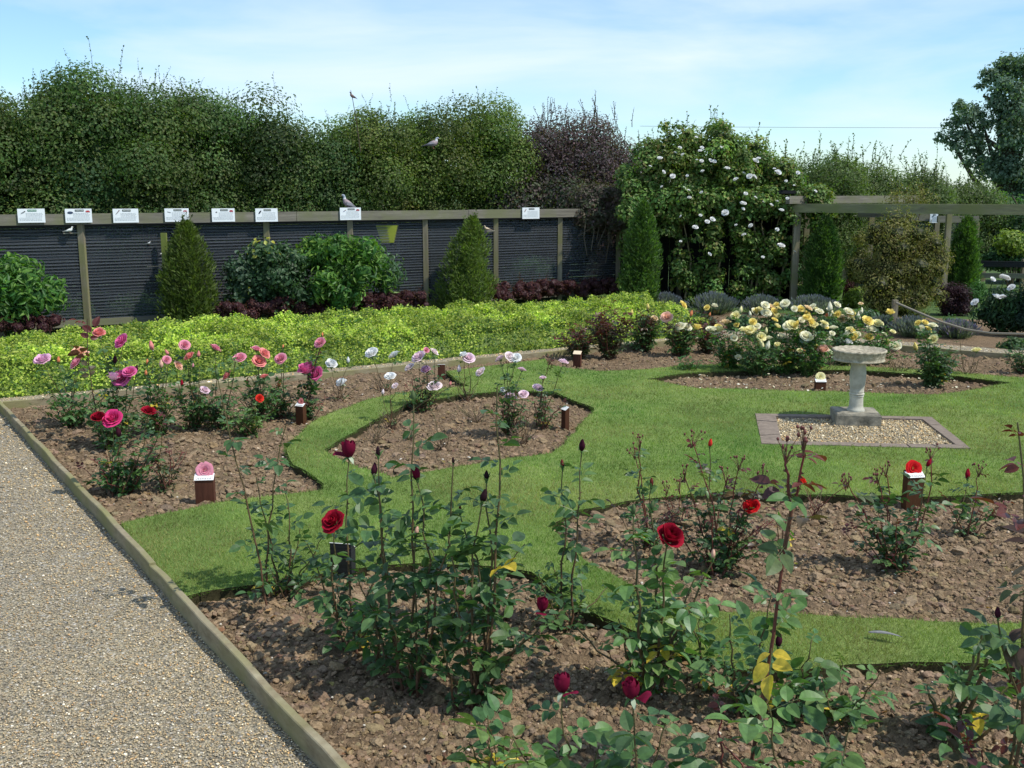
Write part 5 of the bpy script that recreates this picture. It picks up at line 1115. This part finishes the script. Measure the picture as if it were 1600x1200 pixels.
rose('rose plant with one dark bud in green sepals at the edge of the lawn strip', 1230, 1125, [(1216, 1003, 17, 'b', 'dark'), (1268, 1000, 1, 'x', '')], 6, .22, .24, .056, 'mid', group=GF, cr=.0065, **N_)
rose('low rose bush with light green leaves arching right at the lower right', 1320, 1130, [(1375, 1050, 1, 'x', ''), (1285, 1060, 1, 'x', '')], 6, .26, .27, .062, 'light', group=GF, cr=.006, yellow=.04, **N_)
rose('leafy rose bush between the dark bud and the arching light green one', 1170, 1120, [(1140, 960, 1, 'x', ''), (1205, 930, 1, 'x', '')], 7, .26, .26, .056, 'mid', group=GF, cr=.0065, yellow=.03, **N_)
rose('low pale-leaved rose cluster at the bottom edge right of centre', 1270, 1330, [(1330, 1130, 1, 'x', ''), (1200, 1100, 1, 'x', '')], 6, .26, .3, .055, 'light', group=GF, cr=.006, **N_)
rose('rose bush with thick cut dark stumps at the lower right', 1492, 1160, [(1534, 992, 1, 'x', ''), (1560, 985, 1, 'x', ''), (1452, 1085, 1, 'x', '')], 7, .34, .3, .058, 'mid', group=GF, cr=.012, yellow=.03, **N_)
rose('tall maroon-leaved rose cane cut by the right edge of the photo', 1565, 1330, [(1590, 660, 1, 'x', ''), (1560, 960, 14, 'b', 'dark')], 4, .5, .22, .048, 'dark', mar=.45, group=GF, step=.075, cr=.007, **N_)
rose('yellowing rose clump at the bottom edge left of the nearest blooms', 770, 1240, [(762, 1118, 1, 'x', ''), (790, 1150, 1, 'x', ''), (735, 1165, 1, 'x', '')], 3, .18, .15, .045, 'light', group=GF, cr=.006, yellow=.42, **N_)
rose('low leafy rose right of the crimson bloom at the lawn edge', 1100, 1075, [(1080, 940, 1, 'x', '')], 5, .30, .24, .055, 'light', group=GF, cr=.0065, yellow=.04, **N_)
rose('small rose seedling with dull maroon leaves in the bottom right corner', 1585, 1290, [(1588, 1150, 1, 'x', '')], 2, .2, .2, .05, 'dark', mar=.9, group=GF, cr=.005, **N_)
# --- right bed, scarlet roses
GD = 'scarlet rose bushes in the right bed'
rose('rose bush topped by closed bud clusters at the left end of the right bed', 1010, 858, [(1000, 695, 1, 'm', ''), (992, 710, 1, 'm', ''), (1018, 755, 10, 't', 'maroon'), (960, 790, 1, 'x', '')], 10, .30, .30, .040, 'dark', group=GD, mar=.12, **N_)
rose('dense dark rose bush with a scarlet bloom at its right side', 1118, 897, [(1175, 790, 21, 'o', 'bred'), (1109, 694, 10, 'b', 'sred'), (1082, 690, 1, 'm', ''), (1155, 727, 1, 'm', ''), (1135, 750, 1, 'm', ''), (1070, 745, 1, 'm', ''), (1192, 745, 1, 'm', '')], 22, .42, .36, .038, 'dark', group=GD, mar=.3, step=.045, **N_)
rose('slim rose shoots with a small scarlet bloom behind the forked red cane', 1225, 868, [(1252, 750, 17, 'o', 'sred'), (1210, 790, 1, 'x', '')], 2, .18, .14, .036, 'olive', group=GD, mar=.3, bare=True, **N_)
rose('rose bush with bud clusters standing before the name post with a red flower', 1402, 890, [(1385, 738, 1, 'm', ''), (1325, 755, 1, 'm', ''), (1449, 724, 11, 'b', 'red'), (1455, 712, 1, 'm', ''), (1372, 750, 1, 'm', '')], 15, .34, .34, .046, 'dark', group=GD, mar=.15, step=.055, **N_)
rose('small glossy rose bush with one dark red bud and maroon tip leaves', 1506, 838, [(1512, 742, 13, 'b', 'red'), (1530, 738, 1, 'm', ''), (1548, 800, 1, 'x', '')], 6, .28, .26, .044, 'dark', group=GD, mar=.2, **N_)
rose('thin spent rose twigs on the soil near the lawn edge of the right bed', 1275, 812, [(1322, 760, 1, 'm', '')], 4, .2, .16, .028, 'olive', group=GD, bare=True, tuft=6, mar=.3)
rose('low pruned rose stump with sprouting shoots left of the scarlet bush', 1060, 822, [(1062, 765, 1, 'm', ''), (1042, 768, 1, 'm', '')], 5, .2, .18, .03, 'olive', group=GD, tuft=5, mar=.3)
# --- left bed, pink roses
GA = 'pink rose bushes in the left bed'
_rose = rose
def rose(*a, **k):
    a = list(a)
    if len(a) > 4 and a[4] > 6: a[4] = int(a[4] * 1.45)
    return _rose(*a, **k)
rose('rose bush with a big deep pink bloom nearest the left path', 190, 775, [(177, 652, 31, 'o', 'deep'), (154, 650, 20, 'h', 'red'), (186, 676, 15, 'b', 'dark'), (232, 641, 24, 'o', 'red'), (262, 645, 1, 'x', '')], 13, .38, .26, .045, 'mid', group=GA, mar=.12)
rose('rose bush behind the deep pink bloom with clustered magenta blooms', 178, 702, [(192, 531, 26, 'o', 'mag'), (190, 589, 26, 'o', 'mag'), (203, 580, 22, 'o', 'mag'), (176, 588, 16, 'h', 'lil'), (213, 577, 9, 'b', 'dark'), (179, 563, 11, 'b', 'dark'), (155, 519, 15, 'h', 'coral')], 13, .46, .30, .048, 'dark', group=GA)
rose('leggy rose bush at the far left corner with lilac pink blooms', 112, 668, [(67, 561, 23, 'o', 'lil'), (125, 549, 22, 'o', 'peach'), (122, 565, 22, 'o', 'pink'), (91, 563, 9, 'b', 'orange'), (85, 618, 1, 'x', '')], 10, .40, .34, .044, 'mid', group=GA)
rose('tall lone rose cane with large bronze leaves rising before the lime flowers', 165, 690, [(137, 498, 1, 'x', '')], 0, ls=.085, pal='olive', cc='d', mar=.45, group=GA, step=.12, near=True)
rose('tangle of thin rose shoots with a dark twig left of the pink name post', 262, 765, [(258, 655, 1, 'x', ''), (240, 690, 1, 'x', '')], 6, .32, .2, .038, 'olive', group=GA, mar=.3)
rose('rose bush with small salmon buds at the left part of the pink row', 250, 680, [(238, 541, 12, 'b', 'coral'), (260, 561, 13, 'o', 'pink'), (263, 551, 9, 'b', 'coral'), (252, 570, 10, 'b', 'peach'), (230, 566, 8, 't', 'orange'), (228, 583, 8, 'b', 'orange'), (284, 599, 9, 'b', 'red')], 13, .38, .30, .042, 'mid', group=GA)
rose('rose bush with round coral blooms in the middle of the pink row', 305, 672, [(277, 570, 15, 'o', 'peach'), (288, 538, 15, 'o', 'pink'), (297, 556, 16, 'o', 'coral'), (310, 554, 10, 'b', 'coral'), (301, 572, 7, 't', 'pink'), (319, 609, 17, 'o', 'pale')], 13, .36, .30, .042, 'mid', group=GA)
rose('rose bush with one clear pink bloom held high over the lime flowers', 345, 672, [(335, 543, 20, 'o', 'pink'), (357, 585, 19, 'o', 'coral'), (372, 540, 1, 'x', '')], 11, .36, .28, .042, 'mid', group=GA)
rose('low bushy green rose at the lawn side of the pink row', 388, 680, [(405, 621, 12, 'o', 'sred'), (400, 640, 7, 'b', 'yel')], 14, .26, .26, .038, 'light', group=GA)
rose('rose bush crowned by a cluster of coral pink blooms', 408, 660, [(400, 545, 19, 'o', 'pink'), (412, 551, 18, 'o', 'coral'), (404, 563, 23, 'o', 'coral'), (375, 558, 19, 'o', 'pink'), (413, 588, 14, 'o', 'coral'), (386, 597, 8, 'b', 'orange')], 13, .38, .28, .042, 'mid', group=GA)
rose('rose bush with a single mid pink bloom and orange buds left of the magenta ones', 440, 652, [(439, 559, 20, 'o', 'pink'), (435, 600, 10, 'b', 'orange'), (442, 543, 7, 't', 'orange')], 10, .34, .25, .040, 'mid', group=GA)
rose('rose bush with two drooping magenta blooms and dark red young leaves', 478, 655, [(480, 575, 24, 'h', 'mag'), (495, 583, 26, 'o', 'mag'), (501, 534, 19, 'o', 'pink'), (503, 524, 7, 't', 'orange'), (495, 557, 1, 'm', ''), (466, 592, 1, 'x', '')], 7, .26, .2, .045, 'mid', mar=.35, group=GA)
rose('thin rose bush with three white blooms beside the back path', 530, 628, [(517, 567, 17, 'h', 'white'), (544, 563, 9, 'b', 'white'), (535, 597, 14, 'h', 'white')], 5, .24, .2, .034, 'dark', group=GA, bare=True, tuft=3)
rose('sparse rose bush with two broad white blooms against the lime flowers', 600, 612, [(582, 550, 20, 'o', 'white'), (617, 554, 19, 'o', 'white')], 7, .22, .24, .032, 'dark', group=GA, bare=True, tuft=4)
# --- middle bed, white roses
GB = 'pale pink and white rose bushes in the middle bed'
rose('upright dark rose bush with blush blooms at the back of the middle bed', 656, 642, [(655, 556, 23, 'o', 'pale'), (666, 546, 10, 'o', 'pink'), (677, 549, 14, 'o', 'blush'), (641, 573, 17, 'o', 'blush'), (666, 576, 14, 'h', 'lil'), (679, 603, 21, 'o', 'blush')], 11, .34, .2, .036, 'dark', group=GB, mar=.1)
rose('twiggy rose bush with small white blooms at the left end of the middle bed', 612, 668, [(610, 587, 18, 'o', 'white'), (618, 602, 11, 'o', 'blush'), (598, 613, 8, 'b', 'blush'), (703, 600, 6, 'b', 'coral')], 5, .22, .24, .030, 'dark', group=GB, bare=True, tuft=8)
rose('rose with two blush blooms standing before the back path', 730, 628, [(732, 558, 21, 'o', 'pale'), (725, 553, 11, 'h', 'white'), (717, 577, 10, 'b', 'blush'), (752, 580, 16, 'o', 'blush')], 5, .22, .22, .032, 'dark', group=GB, bare=True, tuft=4)
rose('rose bush with a flat cluster of pale blooms at the right of the middle bed', 795, 682, [(782, 560, 17, 'o', 'pale'), (795, 556, 17, 'o', 'blush'), (806, 558, 16, 'o', 'white'), (786, 608, 9, 'o', 'white'), (797, 618, 15, 'o', 'pale'), (801, 621, 13, 'o', 'pale'), (818, 615, 16, 'o', 'pale'), (815, 577, 14, 'o', 'pale')], 9, .36, .24, .036, 'dark', group=GB, mar=.2, tuft=4)
rose('open rose bush with blush blooms near the side-on name post', 848, 668, [(840, 605, 18, 'o', 'pale'), (848, 590, 12, 'o', 'pale'), (880, 565, 16, 'o', 'pale'), (858, 565, 1, 'm', '')], 7, .32, .2, .034, 'dark', group=GB, mar=.15, tuft=4)
rose('pruned leafless rose stump in the middle of the bed with dry twigs', 690, 704, [(672, 640, 1, 'x', '')], 5, .2, .18, .026, 'olive', group=GB, bare=True, tuft=12, cc='b')
rose('cut-back rose with thin brown twigs at the right half of the middle bed', 745, 662, [(700, 622, 1, 'x', '')], 6, .18, .2, .026, 'olive', group=GB, bare=True, tuft=12, cc='b')
rose('small cut-back rose by the left tip of the middle bed', 588, 692, [(600, 645, 1, 'x', '')], 4, .16, .14, .024, 'olive', group=GB, bare=True, tuft=9, cc='b')
rose('low twiggy rose near the lawn at the right of the middle bed', 815, 695, [(828, 640, 1, 'x', '')], 6, .2, .2, .03, 'dark', group=GB, bare=True, tuft=8)
rose('dried rose clump in front of the stump, close to the near lawn edge', 640, 690, [], 4, .14, .16, .022, 'olive', group=GB, bare=True, tuft=9, cc='b')
# --- back bed: dark leafy bushes and yellow roses
GE = 'rose bushes in the back bed'; GY = 'yellow rose bushes at the back right'
rose('dark leafy rose bush without flowers beside the peach name post', 905, 562, [(905, 505, 1, 'x', '')], 14, .44, .30, .050, 'olive', group=GE, mar=.35)
rose('tall flowerless rose bush with red young tips before the lime flowers', 952, 560, [(955, 468, 1, 'x', ''), (980, 480, 1, 'x', ''), (930, 490, 1, 'x', '')], 20, .60, .34, .050, 'olive', group=GE, mar=.4)
rose('dark green bushy rose with one yellow-orange bloom on top', 1008, 548, [(987, 489, 9, 'b', 'yel'), (1022, 497, 10, 'h', 'apr'), (1013, 480, 8, 'b', 'yel')], 24, .50, .26, .050, 'dark', group=GE, mar=.2, step=.05)
rose('rose bush with a peach bloom and a golden one in front of the lavender', 1062, 556, [(1042, 494, 18, 'o', 'peach'), (1066, 475, 15, 'o', 'yel'), (1079, 491, 8, 'b', 'orange'), (1063, 509, 14, 'o', 'cream'), (1073, 510, 14, 'o', 'cream')], 18, .48, .3, .048, 'mid', group=GY, mar=.2)
rose('low green rose shoot at the left tip of the yellow rose star bed', 1080, 585, [(1072, 545, 1, 'x', ''), (1062, 560, 1, 'x', '')], 7, .2, .22, .04, 'bright', group=GY)
rose('rose bush with bronze tips and small yellow blooms under the lavender', 1104, 552, [(1105, 480, 10, 'o', 'yel'), (1116, 477, 9, 'h', 'cream'), (1108, 492, 7, 'b', 'orange'), (1104, 544, 16, 'o', 'cream')], 15, .46, .26, .046, 'olive', group=GY, mar=.45)
YB = [('wide yellow rose bush at the left of the flowering group', 1140, 583, [(1117, 516, 17, 'o', 'cream'), (1122, 511, 14, 'o', 'yel'), (1134, 503, 18, 'o', 'apr'), (1150, 492, 15, 'o', 'lem'), (1157, 485, 9, 'b', 'lem'), (1146, 535, 14, 'o', 'lem'), (1152, 542, 14, 'o', 'lem'), (1147, 527, 12, 'o', 'cream')], 'bright'),
      ('yellow rose bush with a dense flat row of pale blooms', 1185, 588, [(1162, 515, 15, 'o', 'lem'), (1172, 514, 16, 'o', 'lem'), (1180, 517, 17, 'o', 'lem'), (1189, 525, 14, 'o', 'lem'), (1176, 502, 11, 'o', 'yel'), (1186, 554, 8, 'b', 'cream'), (1192, 541, 8, 'b', 'lem'), (1168, 520, 9, 'h', 'yel')], 'mid'),
      ('tallest pale yellow rose bush behind the flat row of blooms', 1200, 556, [(1195, 476, 14, 'o', 'cream'), (1197, 488, 17, 'o', 'cream'), (1178, 486, 12, 'o', 'cream'), (1186, 483, 9, 'h', 'lem'), (1204, 479, 13, 'o', 'apr'), (1209, 486, 13, 'o', 'yel'), (1227, 473, 15, 'o', 'cream')], 'mid'),
      ('yellow rose bush left of the white bloom above the orange name plate', 1226, 585, [(1214, 509, 12, 'o', 'lem'), (1210, 499, 10, 'o', 'yel'), (1221, 526, 15, 'o', 'cream'), (1237, 507, 18, 'o', 'lem'), (1246, 507, 16, 'o', 'yel'), (1261, 495, 14, 'o', 'yel')], 'bright'),
      ('yellow rose bush with a large cream bloom above the white and yellow name post', 1262, 588, [(1259, 524, 18, 'o', 'cream'), (1266, 527, 10, 'o', 'lem'), (1266, 503, 17, 'o', 'yel'), (1272, 507, 12, 'o', 'lem'), (1286, 545, 15, 'h', 'peach'), (1287, 504, 14, 'o', 'lem')], 'bright'),
      ('pale yellow rose bush in the back row over the lavender', 1264, 556, [(1251, 482, 12, 'o', 'cream'), (1262, 481, 13, 'o', 'apr'), (1280, 486, 12, 'o', 'cream'), (1275, 483, 8, 'h', 'lem')], 'mid'),
      ('yellow rose bush with golden and white blooms behind the bird bath bowl', 1318, 572, [(1302, 512, 15, 'o', 'cream'), (1331, 517, 14, 'o', 'yel'), (1335, 526, 13, 'o', 'yel'), (1325, 534, 11, 'h', 'white'), (1300, 520, 10, 'o', 'cream')], 'mid'),
      ('pale yellow rose bush rising behind the left side of the bird bath bowl', 1318, 548, [(1309, 490, 11, 'o', 'yel'), (1325, 486, 15, 'o', 'cream'), (1316, 497, 14, 'o', 'apr'), (1331, 497, 10, 'o', 'lem'), (1345, 474, 8, 'o', 'apr'), (1295, 492, 9, 'h', 'orange')], 'bright'),
      ('yellow rose bush with three blooms close together right of the bowl', 1368, 568, [(1355, 500, 16, 'o', 'yel'), (1370, 505, 18, 'o', 'lem'), (1361, 514, 18, 'o', 'cream'), (1385, 534, 12, 'o', 'lem'), (1400, 540, 15, 'o', 'cream'), (1391, 487, 12, 'h', 'yel')], 'bright')]
for lb, u, v, bl, pl in YB:
    lo, hi = min(x[1] for x in bl), max(x[1] for x in bl); bl = bl + [(np.mean([x[0] for x in bl]) + rs.normal(0, 20), rs.uniform(lo, hi + 6), rs.uniform(8, 13), 'ohob'[rs.randint(4)], ['cream', 'lem', 'yel', 'cream'][rs.randint(4)]) for q in range(7)]
    rose(lb, u, v, bl, 11, .40, .34, .042, pl, group=GY, cc='g', step=.055)
rose('tall rose bush with a knot of cream and golden blooms right of the bird bath', 1458, 605, [(1435, 504, 10, 'o', 'yel'), (1445, 503, 11, 'o', 'yel'), (1439, 512, 12, 'o', 'cream'), (1450, 514, 12, 'o', 'yel'), (1457, 508, 15, 'o', 'cream'), (1459, 529, 15, 'o', 'lem'), (1449, 566, 6, 'b', 'cream'), (1470, 567, 11, 'o', 'cream'), (1481, 577, 12, 'o', 'white')], 24, .44, .24, .046, 'dark', group=GY, cc='g', step=.05)
rose('thin open rose with one pale yellow bloom on the soil by the right path', 1512, 592, [(1526, 547, 15, 'o', 'lem'), (1500, 530, 1, 'x', '')], 6, .3, .22, .036, 'olive', group=GY, bare=True, tuft=5)
rose('dark leafy flowerless rose bush at the right edge by the path', 1598, 584, [(1580, 535, 1, 'x', '')], 12, .32, .24, .046, 'dark', group=GY)
rose('sparse low rose right behind the pedestal of the bird bath', 1402, 586, [], 9, .22, .22, .03, 'olive', group=GY, bare=True, tuft=8)
rose('low green shoots left behind the bird bath pedestal', 1290, 582, [], 8, .2, .22, .032, 'mid', group=GY, bare=True, tuft=6)
# white flowers on the climbing rose and the peony
CRF = [(1031, 248, 9), (1068, 196, 9), (1088, 215, 6), (1062, 231, 6), (1094, 236, 6), (1130, 232, 6), (1110, 251, 7), (1096, 252, 6), (1180, 252, 10), (1185, 248, 7), (1201, 242, 7), (1216, 270, 9), (1136, 264, 9), (1171, 276, 9), (1178, 277, 10), (1150, 281, 9), (1051, 276, 8), (1069, 294, 6), (1096, 301, 5), (1165, 303, 7), (1180, 309, 6), (1161, 319, 11), (1221, 329, 8), (1133, 333, 10), (1113, 343, 9), (1105, 347, 8), (1086, 356, 9), (1173, 353, 8), (1214, 359, 6), (1127, 369, 8), (1127, 382, 8), (1220, 385, 12), (1037, 364, 8), (1067, 242, 6), (1077, 309, 6), (1274, 299, 5), (1210, 264, 5), (1228, 283, 5), (1064, 338, 5), (1054, 439, 11), (1213, 268, 5), (1162, 271, 6), (1150, 352, 5), (1192, 402, 5)]
_r = np.random.RandomState(5); CRF = CRF + [(_r.uniform(1010, 1250), _r.uniform(225, 400), _r.uniform(4, 7)) for q in range(34)]
CRF = [q for q in CRF if okp(q[0], q[1])]
for (u, v, w) in CRF: bloom(cr, P(u, v, YC - .42 - .1 * rs.rand()), w * pxm(YC) * .92, 'o', 'white')
for (u, v, w) in ((1569, 436, 15), (1551, 437, 9), (1581, 450, 12), (1557, 465, 12), (1566, 466, 13), (1524, 473, 12)):
    bloom(peo, P(u, v, 14.25), w * pxm(14.3), 'o', 'white'); mb = MB(); t = P(u, v + 3, 14.25); tube(mb, [t, t + [.02, .15, -.2], [t[0] + .05, 14.6, .25]], .006, 4, (.05, .1, .03)); mb.build('stem', m_stem, peo)
# fallen petals on the soil under the yellow roses
mb = MB(); n = 110; pp = [G(rs.uniform(1060, 1500), rs.uniform(583, 611), .03) for _ in range(n)]; pp = np.array([p for p in pp if in_soil(np.array([p[0]]), np.array([p[1]]))[0]]); n = len(pp)
place(mb, LEAF4, pp + [0, 0, .01], np.column_stack([rs.normal(size=(n, 2)), rs.normal(0, .2, n)]), np.column_stack([rs.normal(0, .3, (n, 2)), np.ones(n)]), rs.uniform(.02, .04, n), col_jit([(.8, .78, .62), (.75, .7, .45)], n, .08), wid=1.3)
tag(mb.build('fallen_petals', m_petal), 'pale yellow petals fallen on the soil under the yellow roses', 'petals', kind='stuff')
# ---------------------------------------------------------------- name posts
def name_post(u, vb, vt, w, pic, label, face=0.0, fl=True, printed=True, dark=None, pic_w=None, plate=(.80, .80, .76), tilt=.75, noplate=False):
    """brown stake with a sloping name plate; face = heading of the plate"""
    b = G(u, vb, .0); Y = b[1]; m = pxm(Y); H = P(u, vt, Y)[2]; W_ = w * m; r = empty('name_post', b, label, 'name post', 'brown name posts in the rose beds')
    f = np.array([math.sin(face), -math.cos(face), 0]); s = np.array([math.cos(face), math.sin(face), 0]); up = np.array([0, 0, 1.0]); D = W_ * .55
    z1, z2 = H - .002, H + D * .6
    V = []
    for z_f, z_b in ((-.08, -.08), (z1 - .0, z2)):
        for a, c_, zz in ((-1, 1, z_f), (1, 1, z_f), (1, -1, z_b), (-1, -1, z_b)): V.append(b + s * a * W_ / 2 + f * c_ * D / 2 + up * zz)
    mb = MB(); mb.add(V, [[0, 3, 2, 1], [4, 5, 6, 7], [0, 1, 5, 4], [1, 2, 6, 5], [2, 3, 7, 6], [3, 0, 4, 7]]); mb.build('stake', m_brown if dark is None else m_dark, r)
    sl = (V[7] + V[6]) / 2 - (V[4] + V[5]) / 2; sl /= np.linalg.norm(sl); nn = np.cross(s, sl); nn = nn if nn[2] > 0 else -nn
    c = (V[4] + V[5] + V[6] + V[7]) / 4 + nn * .004; hl = np.linalg.norm((V[7] + V[6]) / 2 - (V[4] + V[5]) / 2) * .55
    def pl(x0, x1, y0, y1, off, C, mb, th=.003): 
        q = []
        for o_ in (off - th, off):
            for x, y in ((x0, y0), (x1, y0), (x1, y1), (x0, y1)): q.append(c + s * x * W_ + sl * y * hl + nn * o_)
        mb.add(q, [[0, 3, 2, 1], [4, 5, 6, 7], [0, 1, 5, 4], [1, 2, 6, 5], [2, 3, 7, 6], [3, 0, 4, 7]], C)
    if noplate: return r
    mb = MB(); pl(-.53, .53, -1, .9 if not fl else .45, .002, plate, mb); mb.build('name_plate', m_paint, r)
    if printed:
        mb = MB()
        for q in range(2):
            x = -.42 + .06 * q
            while x < .4 - .06 * q: l = rs.uniform(.05, .13); pl(x, min(.42, x + l), -.78 + q * .2 - .03, -.78 + q * .2 + .045, .0032, (.08, .08, .08), mb, .001); x += l + .035
        mb.build('plate_lettering', m_paint, r)
    if fl:
        st = rs.get_state(); rs.seed(int(u)); pb_ = bloom_mesh('o', pic, int(u) + 3, True); rs.set_state(st); V = np.concatenate(pb_.V[1:]); C = np.concatenate(pb_.C[1:]); rad = (pic_w or w) * m / 2 / .95
        keep = V[:, 2] > -.2; s2 = sl * .35 + up * .65; s2 /= np.linalg.norm(s2); n2 = np.cross(s, s2); V2 = c + sl * hl * .3 + s * V[:, 0:1] * rad + s2 * (V[:, 1:2] * rad + rad * .45) + n2 * (V[:, 2:3] * rad * .30 + .004)
        mb = MB(); mb.V = [V2]; mb.C = [C]; mb.n = len(V2); o4 = len(pb_.V[0]); mb.F4 = [x - o4 for x in pb_.F4[1:]]; mb.build('flower_picture', m_petal, r)
    return r
name_post(322, 786, 748, 29, 'pink', 'brown name post with a pink flower picture near the left lawn', .1, pic_w=26)
name_post(471, 663, 634, 15, 'coral', 'brown name post with a pink-striped flower picture under the magenta roses', -.5, pic_w=10)
name_post(690, 592, 573, 11, 'dark', 'plain brown name post seen from behind at the back of the middle', math.pi, False, False)
name_post(883, 671, 640, 13, 'white', 'brown name post seen side-on with a slanting white plate', -1.1, False, False)
name_post(902, 573, 553, 12, 'peach', 'brown name post with a pale peach plate before the flowerless roses', -.35, False, False, plate=(.78, .62, .42))
name_post(1252, 572, 556, 13, 'orange', 'brown name post with an orange and white flower plate among the yellow roses', 0, pic_w=11)
name_post(1281, 610, 596, 16, 'lem', 'dark name post with pale yellow flower plate at the lawn edge near the bird bath', .0, pic_w=14)
name_post(1424, 794, 744, 28, 'bred', 'brown name post with a scarlet flower picture behind a budding rose', .15, pic_w=24)
name_post(537, 905, 858, 36, 'red', 'black name post behind the large red bloom, its white plate just showing', math.pi - .2, False, False, dark=True)
name_post(1597, 1085, 1030, 40, 'red', 'rust-brown name post half cut off by the right edge of the photo', .2, False, False, noplate=True)
for o in bpy.data.objects:
    if o.type == 'MESH' and o.parent is None and not o.get('kind') and not o.get('label'): print('UNTAGGED', o.name)
for o in bpy.data.objects:
    if o.get('label') and len(o['label'].split()) > 16: print('LONG', o['label'])
print('objects', len(bpy.data.objects), 'tris', sum(len(o.data.polygons) for o in bpy.data.objects if o.type == 'MESH'))
